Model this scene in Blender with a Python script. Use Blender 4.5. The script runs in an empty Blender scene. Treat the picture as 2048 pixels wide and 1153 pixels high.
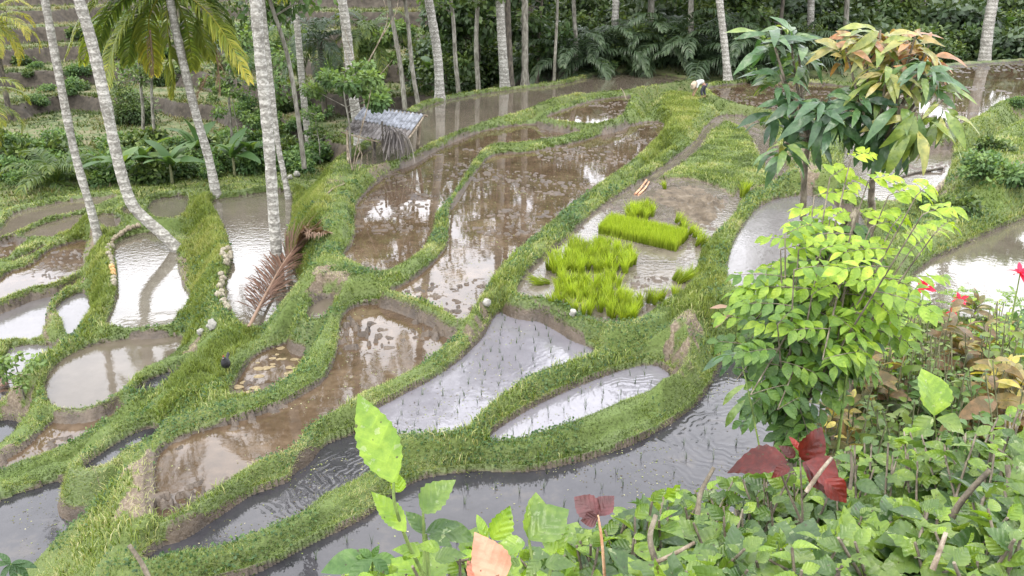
import bpy, math, random
import numpy as np
from mathutils import Vector, Matrix
from mathutils.geometry import tessellate_polygon
R = math.radians
rng = np.random.default_rng(7)
random.seed(7)
scene = bpy.context.scene
COL = scene.collection
CAMZ, PITCH, F = 6.0, R(20.0), 1750.0
CT, ST = math.cos(PITCH), math.sin(PITCH)

def ray(px, py):
    u = (px - 1024) / F; v = (576.5 - py) / F
    d = np.array([u, CT + v * ST, -ST + v * CT]); return d / np.linalg.norm(d)
def W(px, py, z):            # a point of the photo lying on the level z
    d = ray(px, py); t = (z - CAMZ) / d[2]
    return np.array([d[0] * t, d[1] * t, z])
def D(px, py, dist):         # a point of the photo at a distance
    d = ray(px, py); return np.array([0, 0, CAMZ]) + d * dist

# ---------------------------------------------------------------- noise
def hash2(ix, iy, s=0):
    h = (ix.astype(np.int64) * 374761393 + iy.astype(np.int64) * 668265263 + s * 974634777) & 0x7fffffff
    h = ((h ^ (h >> 13)) * 1274126177) & 0x7fffffff
    h = (h ^ (h >> 16)) & 0xffff
    return h / 65535.0
def vnoise(x, y, s=0):
    ix = np.floor(x); iy = np.floor(y); fx = x - ix; fy = y - iy
    fx = fx * fx * (3 - 2 * fx); fy = fy * fy * (3 - 2 * fy)
    a = hash2(ix, iy, s); b = hash2(ix + 1, iy, s); c = hash2(ix, iy + 1, s); d = hash2(ix + 1, iy + 1, s)
    return (a * (1 - fx) + b * fx) * (1 - fy) + (c * (1 - fx) + d * fx) * fy
def fbm(x, y, s=0, o=4):
    r = 0; a = .5; t = 0
    for k in range(o):
        r = r + a * vnoise(x, y, s + k * 17); t += a; a *= .5; x = x * 2.03 + 5.1; y = y * 2.03 + 1.7
    return r / t
def sstep(a, b, x):
    t = np.clip((x - a) / (b - a), 0, 1); return t * t * (3 - 2 * t)

def smooth_poly(pts, n=5):
    pts = np.array(pts, float); N = len(pts); out = []
    for i in range(N):
        p0, p1, p2, p3 = pts[i - 1], pts[i], pts[(i + 1) % N], pts[(i + 2) % N]
        for k in range(n):
            t = k / n
            out.append(.5 * ((2 * p1) + (-p0 + p2) * t + (2 * p0 - 5 * p1 + 4 * p2 - p3) * t * t + (-p0 + 3 * p1 - 3 * p2 + p3) * t ** 3))
    return np.array(out)

# ---------------------------------------------------------------- ponds: name, level, type, outline traced over the valley
PONDS = [
 ('F1', -.22, 'dark', [(440,1200),(530,1150),(640,1090),(740,1040),(800,990),(860,962),(950,950),(1060,950),(1180,925),(1280,890),(1370,838),(1420,790),(1450,735),(1500,700),(1640,720),(1700,900),(1700,1200),(1000,1260)]),
 ('P2', -.08, 'blue', [(985,882),(1030,845),(1100,805),(1200,762),(1290,735),(1325,745),(1330,765),(1300,785),(1230,812),(1160,842),(1090,868),(1030,884)]),
 ('P', 0, 'blue', [(755,830),(800,800),(870,762),(930,720),(975,675),(1005,628),(1060,638),(1110,658),(1160,690),(1180,710),(1130,732),(1060,757),(1000,795),(950,835),(915,868),(850,872),(790,872)]),
 ('N', .27, 'slurry', [(1040,585),(1060,550),(1110,503),(1150,468),(1190,430),(1230,400),(1290,362),(1350,320),(1395,283),(1415,255),(1450,232),(1505,240),(1540,270),(1555,310),(1580,360),(1560,378),(1500,385),(1475,410),(1460,440),(1430,470),(1400,500),(1385,545),(1370,580),(1320,610),(1280,640),(1230,655),(1180,645),(1150,628),(1100,605),(1050,598)]),
 ('M', .17, 'brown', [(1325,250),(1315,275),(1290,300),(1255,330),(1200,368),(1150,408),(1110,438),(1080,465),(1030,508),(992,545),(965,585),(945,615),(925,645),(900,630),(850,608),(805,592),(790,585),(830,562),(870,530),(898,495),(903,460),(903,430),(918,400),(940,368),(960,340),(990,312),(1060,306),(1130,292),(1180,280),(1230,262),(1290,246)]),
 ('L', .2, 'brown', [(715,430),(722,405),(760,365),(820,330),(880,300),(940,272),(1010,255),(1080,250),(1130,256),(1160,268),(1110,280),(1040,290),(985,293),(955,312),(935,340),(918,368),(895,402),(870,430),(862,460),(850,490),(825,518),(790,540),(760,552),(730,540),(692,517),(708,492),(716,465)]),
 ('K', .5, 'brown', [(1095,238),(1140,218),(1190,203),(1255,195),(1250,215),(1238,236),(1190,250),(1160,250)]),
 ('T', .35, 'grey', [(700,330),(755,290),(835,228),(880,206),(960,190),(1050,179),(1130,169),(1200,152),(1280,148),(1350,156),(1375,163),(1300,176),(1230,187),(1160,192),(1100,203),(1040,228),(960,250),(900,272),(850,295),(810,318),(770,330),(735,340)]),
 ('U', .6, 'brown', [(1420,178),(1480,169),(1560,165),(1700,178),(1700,235),(1600,240),(1530,222),(1480,212),(1440,200)]),
 ('V', 1.2, 'brown', [(1850,145),(1950,130),(2160,124),(2160,190),(2010,205),(1960,232),(1900,262),(1850,262),(1780,240),(1780,170)]),
 ('W', .75, 'slurry', [(1705,240),(1760,225),(1880,245),(1900,300),(1890,350),(1850,395),(1760,410),(1700,390),(1690,330),(1700,280)]),
 ('X', .5, 'bluegrey', [(1465,570),(1465,510),(1490,455),(1530,412),(1590,395),(1660,400),(1720,440),(1720,580),(1600,610),(1500,590)]),
 ('Y', .9, 'bright', [(1830,560),(1870,525),(1920,500),(1985,470),(2048,442),(2160,400),(2160,620),(2048,640),(1900,640),(1840,600)]),
 ('D1', -.02, 'brown', [(690,640),(715,617),(760,612),(820,630),(870,648),(908,660),(893,692),(855,722),(800,758),(717,796),(663,832),(609,864),(575,905),(516,928),(460,963),(394,1005),(330,1041),(325,990),(325,920),(352,890),(405,868),(480,848),(560,820),(620,788),(660,758),(683,700)]),
 ('D2', -.15, 'dark', [(750,862),(700,878),(663,892),(627,923),(600,948),(580,970),(502,1000),(430,1048),(358,1082),(300,1125),(358,1110),(448,1098),(502,1073),(591,1037),(645,998),(734,951),(760,915)]),
 ('G', -.5, 'brown', [(470,795),(490,752),(520,712),(570,692),(612,686),(600,722),(580,752),(555,778),(515,795)]),
 ('G2', .0, 'grey', [(622,640),(628,615),(655,600),(660,615),(640,640)]),
 ('H', -1.4, 'dark', [(-60,1040),(0,1008),(60,985),(140,967),(170,1000),(203,1040),(200,1078),(150,1100),(100,1115),(60,1140),(-60,1180)]),
 ('I', -.85, 'dark', [(175,938),(230,896),(287,864),(310,868),(280,890),(247,903),(210,935)]),
 ('J', -1.5, 'brown', [(-60,960),(0,930),(57,898),(107,850),(136,837),(200,822),(262,815),(240,835),(197,849),(154,882),(100,907),(30,932),(-60,970)]),
 ('Q', -1.4, 'grey', [(100,775),(107,748),(140,715),(200,690),(280,680),(358,678),(355,698),(340,715),(310,735),(270,762),(230,792),(190,815),(150,822),(110,812)]),
 ('R', -1.2, 'dark', [(275,787),(300,765),(345,745),(388,735),(375,755),(340,777),(300,789)]),
 ('A', -1.3, 'bright', [(222,655),(228,630),(240,590),(240,540),(232,500),(245,482),(280,470),(310,470),(345,490),(350,530),(358,570),(375,600),(350,635),(335,655),(280,660)]),
 ('B', -.7, 'bright', [(428,405),(480,395),(540,385),(578,390),(578,440),(565,500),(590,560),(580,610),(530,650),(505,665),(478,640),(460,600),(460,560),(470,520),(465,490),(445,440)]),
 ('C', -1.1, 'bright', [(305,430),(303,412),(325,399),(370,395),(372,415),(355,438),(325,441)]),
 ('C2', -1.5, 'grey', [(200,445),(203,430),(232,434),(238,450),(225,462)]),
 ('C3', -1.3, 'grey', [(252,432),(250,422),(270,412),(280,425),(270,434)]),
 ('E1', -2.0, 'grey', [(-60,500),(0,465),(30,430),(80,415),(150,402),(228,395),(200,412),(150,427),(90,441),(40,463),(0,478)]),
 ('E2', -2.0, 'grey', [(45,472),(100,447),(170,430),(190,445),(183,460),(130,472),(90,480)]),
 ('E3', -2.1, 'brown', [(-60,520),(0,485),(30,476),(52,486),(30,502),(0,530)]),
 ('E4', -1.9, 'brown', [(-60,590),(0,562),(22,546),(67,530),(97,505),(130,492),(168,485),(162,515),(162,540),(110,568),(50,582),(0,602),(-60,620)]),
 ('E4b', -2.0, 'brown', [(25,528),(55,512),(85,496),(80,506),(50,525)]),
 ('E5', -2.1, 'bluegrey', [(-60,660),(0,627),(50,602),(100,582),(148,571),(140,582),(102,607),(97,640),(80,660),(72,682),(0,690),(-60,700)]),
 ('E6', -1.9, 'bluegrey', [(117,622),(135,600),(165,590),(172,612),(180,645),(165,666),(142,672),(132,643)]),
 ('E7', -2.05, 'bluegrey', [(-60,790),(12,725),(30,697),(100,695),(103,712),(85,735),(60,752),(20,790),(-20,820)]),
 ('E8', -2.0, 'dark', [(-60,900),(-10,848),(33,850),(38,872),(0,897)]),
]
# dry ground levels: (level, outline, bund width)
PADS = [
 (.42, [(640,400),(680,345),(700,322),(740,322),(790,330),(740,370),(712,395),(700,440),(670,470)]),
 (.28, [(655,500),(690,530),(740,560),(700,580),(640,560),(625,530)]),
 (1.75,[(1990,300),(2048,250),(2160,220),(2160,300),(2010,350)]),
 (1.1, [(1880,430),(1960,400),(2160,350),(2160,380),(2000,440),(1880,500),(1840,520),(1780,530)]),
 (.55, [(1330,190),(1380,195),(1420,215),(1395,240),(1350,270),(1330,240)]),
 (.5,  [(1380,640),(1410,560),(1450,490),(1455,590),(1480,640),(1520,680),(1420,720),(1330,700)]),
 (-.3, [(250,930),(300,905),(318,930),(318,1030),(280,1060),(240,1050)]),
 (.95, [(1600,420),(1600,330),(1650,260),(1690,240),(1680,400),(1740,430),(1800,440),(1800,520),(1740,520)]),
 (-.55,[(430,670),(480,690),(470,740),(420,780),(370,800),(380,760),(410,700)]),
 (-1.9,[(0,760),(60,770),(80,800),(40,830),(0,830)]),
]
POLY = {}
for nm, z, ty, px in PONDS:
    s = smooth_poly([W(a, b, z)[:2] for a, b in px])
    POLY[nm] = s
def poly_dist(P, X, Y):
    """distance outside (0 at edge) and inside mask"""
    inside = np.zeros(X.shape, bool); dmin = np.full(X.shape, 1e9)
    N = len(P)
    for i in range(N):
        x1, y1 = P[i]; x2, y2 = P[(i + 1) % N]
        dx, dy = x2 - x1, y2 - y1; L = dx * dx + dy * dy + 1e-12
        t = np.clip(((X - x1) * dx + (Y - y1) * dy) / L, 0, 1)
        d = (X - x1 - t * dx) ** 2 + (Y - y1 - t * dy) ** 2
        dmin = np.minimum(dmin, d)
        c = ((y1 > Y) != (y2 > Y))
        xi = x1 + (Y - y1) * dx / (dy if abs(dy) > 1e-9 else 1e-9)
        inside ^= c & (X < xi)
    return np.sqrt(dmin), inside

# ---------------------------------------------------------------- terrain sheet
th = np.linspace(R(-39), R(39), 840)
rs = [0.5]
while rs[-1] < 420:
    r = rs[-1]
    if r < 8: dr = .055
    elif r < 62: dr = min(.022 + .005 * (r - 8), .13) if r < 30 else .16
    elif r < 112: dr = .28
    else: dr = r * .03
    rs.append(r + dr)
rs = np.array(rs)
RR, TT = np.meshgrid(rs, th, indexing='ij')
X = RR * np.sin(TT); Y = RR * np.cos(TT)
print('grid', X.shape)

def far_base(X, Y):
    n = fbm(X * .05, Y * .05, 3) - .5
    wob = 7 * np.sin(X * .045 + .6) + 3 * np.sin(X * .13 + Y * .03) + 14 * n + 11 * (fbm(X * .11, Y * .11, 5, 2) - .5) + 3.0 * np.sin(X * .21 + 1.0 + .05 * Y) + 1.2 * (fbm(X * .7, Y * .7, 6, 2) - .5)
    q = Y + wob
    c = -4.7 + np.maximum(q - 38, 0) * .172 + np.maximum(q - 100, 0) * (.08 + .3 * sstep(-24, -42, X))
    step = 1.3
    t = c / step; k = np.floor(t); f = t - k
    prof = np.where(f > .80, sstep(.80, .96, f), 0) + .06 * np.exp(-((f - .0) / .06) ** 2)
    ter = (k + prof + .12 * f * (f < .8)) * step
    ter = np.where(c > -4.5, ter, -4.6)
    left = ter
    right = -3.0 + 3.4 * sstep(36, 52, Y + 0 * X) + np.maximum(Y - 50, 0) * .13 + 1.2 * n
    m = sstep(-3.2, 3.5, X - 0.02 * Y + 3 * n)
    m = m * 1.0
    z = left * (1 - m) + right * m
    near = -3.6 + 0 * X
    return z, m
base, rmask = far_base(X, Y)
# near ground sinks under the terraces
upf = np.full(X.shape, -50.0); cut = np.full(X.shape, 50.0); prot = np.full(X.shape, -50.0)
zin = np.full(X.shape, np.nan); pid = np.full(X.shape, -1)
dw = np.full(X.shape, 9.0)         # distance to the nearest water
edge_n = (fbm(X * 2.2, Y * 2.2, 11) - .5) * .22
def accumulate(P, z, b, w, s, is_water, idx):
    x0, y0 = P.min(0) - 6.0; x1, y1 = P.max(0) + 6.0
    m = (X > x0) & (X < x1) & (Y > y0) & (Y < y1)
    if not m.any(): return
    d, ins = poly_dist(P, X[m], Y[m])
    dd = np.where(ins, -d, d) - (.075 if is_water else 0)
    ins = dd < 0
    do = np.maximum(dd + (edge_n[m] * .5 if is_water else 0), 0)
    u = z + b - s * np.maximum(0, do - w) - .25 * np.maximum(0, do - w) ** 2 * 0
    upf[m] = np.maximum(upf[m], u)
    if is_water:
        c = z - .05 + 1.7 * do
        cut[m] = np.minimum(cut[m], c)
        do2 = np.maximum(dd, 0); pr = np.where(ins, -50, z + .10 - 2.3 * np.maximum(0, do2 - .14))
        prot[m] = np.maximum(prot[m], pr)
        dw[m] = np.minimum(dw[m], np.maximum(dd, 0))
        zi = zin[m]; pi = pid[m]
        zi[ins] = z; pi[ins] = idx
        zin[m] = zi; pid[m] = pi
for i, (nm, z, ty, px) in enumerate(PONDS):
    accumulate(POLY[nm], z, .15, .34, 1.15, True, i)
for z, px in PADS:
    accumulate(smooth_poly([W(a, b, z)[:2] for a, b in px], 3), z, .1, .1, .9, False, -1)

# bank on which the photographer and the hedge stand
EDGE = np.array([(-30, .2), (-6, .5), (-1.2, .9), (.1, 1.5), (.75, 2.3), (1.2, 3.1), (2.0, 4.3), (3.1, 5.4), (4.6, 7.2), (7, 10), (16, 15)])
ex = np.interp(X, EDGE[:, 0], EDGE[:, 1])
sd = (Y - ex) * .8
bn = fbm(X * .9, Y * .9, 21) - .5
bank = 4.5 - .2 * np.maximum(Y, 0) - np.maximum(sd + bn * .5, 0) * 1.35 + bn * .25
near_r = RR < 14
bank = np.where(near_r | (X > 0), bank, -50)
terr = np.maximum(upf, -3.6)
soft = fbm(X * 1.3, Y * 1.3, 31) - .5
wx_ = fbm(X * 1.7 + 9, Y * 1.7, 43) * 1.3; wy_ = fbm(X * 1.7, Y * 1.7 + 5, 44) * 1.3
micro = fbm((X * .8 + Y * .6 + wx_) * 6, (Y * .8 - X * .6 + wy_) * 6, 41) - .5
terr = terr + soft * .10
flat_out = upf < -3.4
terr = np.where(upf > base, terr, np.maximum(base, terr))
terr = np.minimum(terr, np.where(cut < 40, cut + micro * .06, 50))
ty_arr = np.array([p[2] for p in PONDS] + ['x'])[pid]
mudn = fbm(X * 9, Y * 9, 51, 3); bign = fbm(X * .7, Y * .7, 61, 3)
depth = -.075 + 0 * X
bottom = zin + depth + micro * .03
muddy = (ty_arr == 'brown') | (ty_arr == 'slurry')
clod = np.clip((mudn - .60) * 1.3, 0, .07) * sstep(.47, .62, bign)
bottom = np.where(muddy, bottom + .048 + clod * .9, bottom)
D1I = [p[0] for p in PONDS].index('D1')
bottom = np.where(pid == D1I, bottom + .9 * np.clip((mudn - .57) * 1.3, 0, .06) * sstep(.40, .56, bign), bottom)
# weedy island in the seedling pond
isl = smooth_poly([W(a, b, .27)[:2] for a, b in [(1265,385),(1330,340),(1385,300),(1412,262),(1450,245),(1500,262),(1525,300),(1545,340),(1560,370),(1500,385),(1465,405),(1430,380),(1370,362),(1310,372)]])
di, ii = poly_dist(isl, X, Y)
isl_m = np.where(ii, sstep(0, .5, di), 0) * (pid == 3)
slur = smooth_poly([W(a, b, .27)[:2] for a, b in [(1290,385),(1340,372),(1400,372),(1455,400),(1452,432),(1400,470),(1350,455),(1330,420),(1290,400)]])
ds_, is_ = poly_dist(slur, X, Y)
slur_m = np.where(is_, sstep(0, .4, ds_), 0) * (pid == 3)
bottom = bottom + isl_m * (.13 + micro * .05) + slur_m * (.052 + (mudn - .5) * .14)
for i, (nm, z, ty, px) in enumerate(PONDS):      # a low bund always keeps the higher water in
    pass
inw = (pid >= 0) & ~(prot > np.nan_to_num(zin, nan=99) + .02)
terr = np.maximum(terr, prot + soft * .05 + micro * .02)
terr = np.where(pid >= 0, prot + micro * .02, terr)
Z = np.where(inw, bottom, terr)
Z = np.where(inw, Z, Z + micro * .035 * np.clip(dw * 4, 0, 1))
Z = np.maximum(Z, bank)
is_bank = bank >= Z - 1e-6

# bare soil patches (0..1) given around points
bare = np.zeros(X.shape)
def bare_poly(px, z, soft_=.12, k=1.0, flat=0):
    P = smooth_poly([W(a, b, z)[:2] for a, b in px], 3)
    x0, y0 = P.min(0) - 1; x1, y1 = P.max(0) + 1
    m = (X > x0) & (X < x1) & (Y > y0) & (Y < y1)
    d, ins = poly_dist(P, X[m], Y[m]); dd = np.where(ins, d, -d) + edge_n[m] * 2.2 - .05 + (fbm(X[m] * 9, Y[m] * 9, 87) - .5) * .35
    bare[m] = np.maximum(bare[m], sstep(-soft_, soft_, dd) * k * np.maximum(flat, .45 + .55 * sstep(.38, .55, fbm(X[m] * 4, Y[m] * 4, 88, 3))))
bare_poly([(266,900),(318,900),(330,960),(324,1050),(235,1070),(256,1020),(262,960)], -.2, .06, 1.25, .9)
bare_poly([(345,480),(372,500),(380,560),(372,610),(352,570),(345,530)], -.8)
bare_poly([(615,565),(650,548),(690,560),(705,578),(660,592),(620,588)], .2)
bare_poly([(1335,660),(1385,645),(1395,700),(1350,740),(1320,730)], .35)
bare_poly([(940,630),(975,605),(985,630),(970,665),(940,668)], .25)
bare_poly([(330,395),(372,395),(372,430),(345,425)], -1.0)
bare_poly([(365,680),(395,675),(410,690),(380,715),(362,712)], -1.0)
bare_poly([(70,640),(100,610),(110,650),(105,690),(70,680)], -1.9)
bare_poly([(160,480),(190,455),(230,440),(200,480),(175,520),(172,600),(160,590)], -1.6)
bare_poly([(0,790),(60,775),(80,830),(40,870),(0,860)], -1.9)
bare_poly([(-20,915),(70,855),(150,835),(220,812),(240,795),(260,800),(240,815),(120,850),(60,890),(0,925)], -1.35, .05, .85)
bare_poly([(1995,400),(2048,365),(2160,340),(2160,380),(2020,415)], 1.0, .1, .7)
bare_poly([(1995,190),(2048,185),(2080,200),(2048,220)], 1.3, .1, .6)
bare_poly([(1540,262),(1600,300),(1640,370),(1600,380),(1565,330)], .7)
bare_poly([(735,325),(790,325),(760,350),(720,360)], .45, .2, .7)
bare_poly([(640,380),(690,370),(680,400),(650,395)], .2, .15, .6)
bare_poly([(1830,430),(1900,350),(1960,360),(1900,430)], .9, .2, .6)

# slope
gz_r = np.gradient(Z, axis=0) / np.gradient(RR, axis=0)
gz_t = np.gradient(Z, axis=1) / (RR * np.gradient(TT, axis=1))
SL = np.sqrt(gz_r ** 2 + gz_t ** 2)
wetrim = sstep(.05, .0, dw) * (~inw) * (.25 + .75 * sstep(.42, .56, fbm(X * 1.6, Y * 1.6, 123, 3)))
grassy = np.where(inw, isl_m * .8, 1 - wetrim * .8)
grassy = grassy * (1 - bare)
over = (pid >= 0) & (~inw); grassy = np.where(over, np.clip((Z - np.nan_to_num(zin) - .12) * 5, 0, .85) * (1 - bare), grassy)
farm = RR > 44
hillg = np.where(SL > .5, .05, .8) * (1 - .0)
grassy = np.where((upf < base - .2) & (RR > 40) & ~is_bank, hillg, grassy)
grassy = np.clip(grassy, 0, 1)

def ground_z(x, y):
    x = np.asarray(x, float); y = np.asarray(y, float)
    r = np.hypot(x, y); t = np.arctan2(x, y)
    fi = np.clip(np.interp(r, rs, np.arange(len(rs))), 0, len(rs) - 1.001)
    fj = np.clip((t - th[0]) / (th[1] - th[0]), 0, len(th) - 1.001)
    i = fi.astype(int); j = fj.astype(int); a = fi - i; b = fj - j
    return (Z[i, j] * (1 - a) + Z[i + 1, j] * a) * (1 - b) + (Z[i, j + 1] * (1 - a) + Z[i + 1, j + 1] * a) * b
def G(px, py, z):            # ground point near level z seen at a pixel: walk the ray down to the sheet
    d = ray(px, py); t0 = 0.6
    t = np.arange(.6, 140, .03); P = np.array([0, 0, CAMZ])[None] + d[None] * t[:, None]
    g = ground_z(P[:, 0], P[:, 1]); k = np.argmax(P[:, 2] <= g)
    if P[k, 2] > g[k]: k = len(t) - 1
    return np.array([P[k, 0], P[k, 1], g[k]])

# ---------------------------------------------------------------- materials
def new_mat(name):
    m = bpy.data.materials.new(name); m.use_nodes = True
    nt = m.node_tree; nt.nodes.clear()
    out = nt.nodes.new('ShaderNodeOutputMaterial'); return m, nt, out
def N(nt, t, **kw):
    n = nt.nodes.new(t)
    for k, v in kw.items():
        if k in n.inputs.keys() if isinstance(k, str) else False: n.inputs[k].default_value = v
        else:
            try: setattr(n, k, v)
            except Exception: n.inputs[k].default_value = v
    return n
def noise_tex(nt, vec, scale, detail=5, rough=.55):
    n = nt.nodes.new('ShaderNodeTexNoise'); n.inputs['Scale'].default_value = scale
    n.inputs['Detail'].default_value = detail; n.inputs['Roughness'].default_value = rough
    nt.links.new(vec, n.inputs['Vector']); return n
def ramp(nt, fac, stops):
    r = nt.nodes.new('ShaderNodeValToRGB'); e = r.color_ramp.elements
    while len(e) < len(stops): e.new(.5)
    for el, (p, c) in zip(e, stops):
        el.position = p; el.color = (*c, 1)
    nt.links.new(fac, r.inputs['Fac']); return r
def mixc(nt, fac, a, b, mode='MIX'):
    m = nt.nodes.new('ShaderNodeMix'); m.data_type = 'RGBA'; m.blend_type = mode
    for i, v in ((0, fac), (6, a), (7, b)):
        if isinstance(v, bpy.types.NodeSocket): nt.links.new(v, m.inputs[i])
        elif i == 0: m.inputs[0].default_value = v
        else: m.inputs[i].default_value = (*v, 1)
    return m.outputs[2]
def math_(nt, op, a, b=None, c=None):
    m = nt.nodes.new('ShaderNodeMath'); m.operation = op
    for i, v in enumerate((a, b, c)):
        if v is None: continue
        if isinstance(v, bpy.types.NodeSocket): nt.links.new(v, m.inputs[i])
        else: m.inputs[i].default_value = v
    return m.outputs[0]
def bsdf(nt, out, **kw):
    p = nt.nodes.new('ShaderNodeBsdfPrincipled')
    for k, v in kw.items():
        k = k.replace('_', ' ')
        if isinstance(v, bpy.types.NodeSocket): nt.links.new(v, p.inputs[k])
        else: p.inputs[k].default_value = v if not isinstance(v, tuple) else (*v, 1)
    nt.links.new(p.outputs[0], out.inputs[0]); return p
def bump(nt, h, strength=.3, dist=.02, normal=None):
    b = nt.nodes.new('ShaderNodeBump'); b.inputs['Strength'].default_value = strength; b.inputs['Distance'].default_value = dist
    nt.links.new(h, b.inputs['Height'])
    if normal: nt.links.new(normal, b.inputs['Normal'])
    return b.outputs[0]
def geo_pos(nt):
    return nt.nodes.new('ShaderNodeNewGeometry').outputs['Position']
def obj_pos(nt):
    return nt.nodes.new('ShaderNodeTexCoord').outputs['Object']

# ground: vertex colour r = grass, g = wet/mud, b = pale dry soil
def mat_ground():
    m, nt, out = new_mat('ground')
    a = nt.nodes.new('ShaderNodeAttribute'); a.attribute_name = 'zone'
    sep = nt.nodes.new('ShaderNodeSeparateColor'); nt.links.new(a.outputs['Color'], sep.inputs[0])
    p = geo_pos(nt)
    n1 = noise_tex(nt, p, 3.0, 8, .65); n2 = noise_tex(nt, p, 22, 6, .6); n3 = noise_tex(nt, p, .35, 4)
    soil = ramp(nt, n1.outputs[0], [(.3, (.045, .034, .022)), (.5, (.10, .078, .052)), (.72, (.19, .155, .11))])
    pale = ramp(nt, n2.outputs[0], [(.3, (.075, .055, .04)), (.5, (.15, .115, .08)), (.75, (.33, .28, .21))])
    grs = ramp(nt, n2.outputs[0], [(.3, (.035, .06, .014)), (.55, (.075, .13, .028)), (.75, (.14, .19, .06))])
    grs2 = mixc(nt, n3.outputs[0], grs.outputs[0], (.10, .12, .03))
    mud = ramp(nt, n1.outputs[0], [(.3, (.038, .028, .02)), (.7, (.11, .082, .056))])
    c = mixc(nt, sep.outputs[2], soil.outputs[0], pale.outputs[0])
    c = mixc(nt, sep.outputs[1], c, mud.outputs[0])
    f = math_(nt, 'ADD', sep.outputs[0], math_(nt, 'MULTIPLY', math_(nt, 'SUBTRACT', n1.outputs[0], .5), 1.0))
    f = math_(nt, 'MULTIPLY', math_(nt, 'SUBTRACT', f, .35), 3.5)
    cl = nt.nodes.new('ShaderNodeClamp'); nt.links.new(f, cl.inputs[0])
    c = mixc(nt, cl.outputs[0], c, grs2)
    rough = math_(nt, 'SUBTRACT', .95, math_(nt, 'MULTIPLY', sep.outputs[1], .5))
    far = nt.nodes.new('ShaderNodeVectorMath'); far.operation = 'LENGTH'; nt.links.new(p, far.inputs[0])
    fk = math_(nt, 'MULTIPLY', math_(nt, 'SUBTRACT', far.outputs['Value'], 36), .06)
    fc = nt.nodes.new('ShaderNodeClamp'); nt.links.new(fk, fc.inputs[0])
    olive = ramp(nt, noise_tex(nt, p, .9, 9, .75).outputs[0], [(.36, (.022, .04, .012)), (.47, (.085, .11, .035)), (.56, (.12, .115, .055)), (.66, (.17, .145, .085))]).outputs[0]
    dsoil = ramp(nt, n1.outputs[0], [(.35, (.026, .021, .015)), (.7, (.078, .065, .048))]).outputs[0]
    fcol = mixc(nt, cl.outputs[0], dsoil, olive)
    c = mixc(nt, fc.outputs[0], c, fcol)
    b = bump(nt, n2.outputs[0], .6, .04)
    bsdf(nt, out, Base_Color=c, Roughness=rough, Normal=b)
    return m

def mesh_np(name, verts, faces, mat, parent=None, tint=None, smooth=False, loopcounts=None):
    """faces: (n,3)/(n,4) array, or list of arrays"""
    me = bpy.data.meshes.new(name)
    if not isinstance(faces, list): faces = [faces]
    faces = [f for f in faces if len(f)]
    nl = sum(f.size for f in faces); nf = sum(len(f) for f in faces)
    me.vertices.add(len(verts)); me.vertices.foreach_set('co', np.asarray(verts, np.float32).ravel())
    me.loops.add(nl); me.polygons.add(nf)
    li = np.concatenate([f.ravel() for f in faces]).astype(np.int32)
    lt = np.concatenate([np.full(len(f), f.shape[1]) for f in faces]).astype(np.int32)
    ls = np.concatenate([[0], np.cumsum(lt)[:-1]]).astype(np.int32)
    me.loops.foreach_set('vertex_index', li)
    me.polygons.foreach_set('loop_start', ls); me.polygons.foreach_set('loop_total', lt)
    if smooth: me.polygons.foreach_set('use_smooth', np.ones(nf, bool))
    me.update(calc_edges=True)
    if tint is not None:
        at = me.color_attributes.new('tint' if name != 'ground' else 'zone', 'FLOAT_COLOR', 'POINT')
        t = np.ones((len(verts), 4), np.float32); t[:, :tint.shape[1]] = tint
        at.data.foreach_set('color', t.ravel())
    if mat: me.materials.append(mat)
    o = bpy.data.objects.new(name, me); COL.objects.link(o)
    if parent: o.parent = parent
    return o
def tag(o, label=None, cat=None, group=None, kind=None):
    if label: o['label'] = label
    if cat: o['category'] = cat
    if group: o['group'] = group
    if kind: o['kind'] = kind
    return o
def empty(name, loc, label, cat, group=None, rz=0):
    o = bpy.data.objects.new(name, None); COL.objects.link(o)
    o.location = loc; o.rotation_euler = (0, 0, rz); o.empty_display_size = .2
    return tag(o, label, cat, group)

nr, ntn = X.shape
idx = np.arange(nr * ntn).reshape(nr, ntn)
quads = np.stack([idx[:-1, :-1], idx[:-1, 1:], idx[1:, 1:], idx[1:, :-1]], -1).reshape(-1, 4)[:, ::-1]
zone = np.zeros((nr * ntn, 3))
zone[:, 0] = np.where(is_bank, .3, grassy).ravel()
zone[:, 1] = np.where(inw & (slur_m + isl_m < .3), 1, np.clip(sstep(.25, .02, dw), 0, 1) * .9 * (~inw)).ravel()
zone[:, 2] = np.where(is_bank, 0, np.clip(bare * .75, 0, 1)).ravel()
M_ground = mat_ground()
ground = mesh_np('ground', np.stack([X, Y, Z], -1).reshape(-1, 3), quads, M_ground, tint=zone, smooth=True)
tag(ground, kind='structure')
gd = 900.0
gv = np.array([(-gd, -gd, -9), (gd, -gd, -9), (gd, gd, -9), (-gd, gd, -9)])
g2 = mesh_np('terrain', gv, np.array([[0, 1, 2, 3]]), M_ground); tag(g2, kind='structure')

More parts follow.
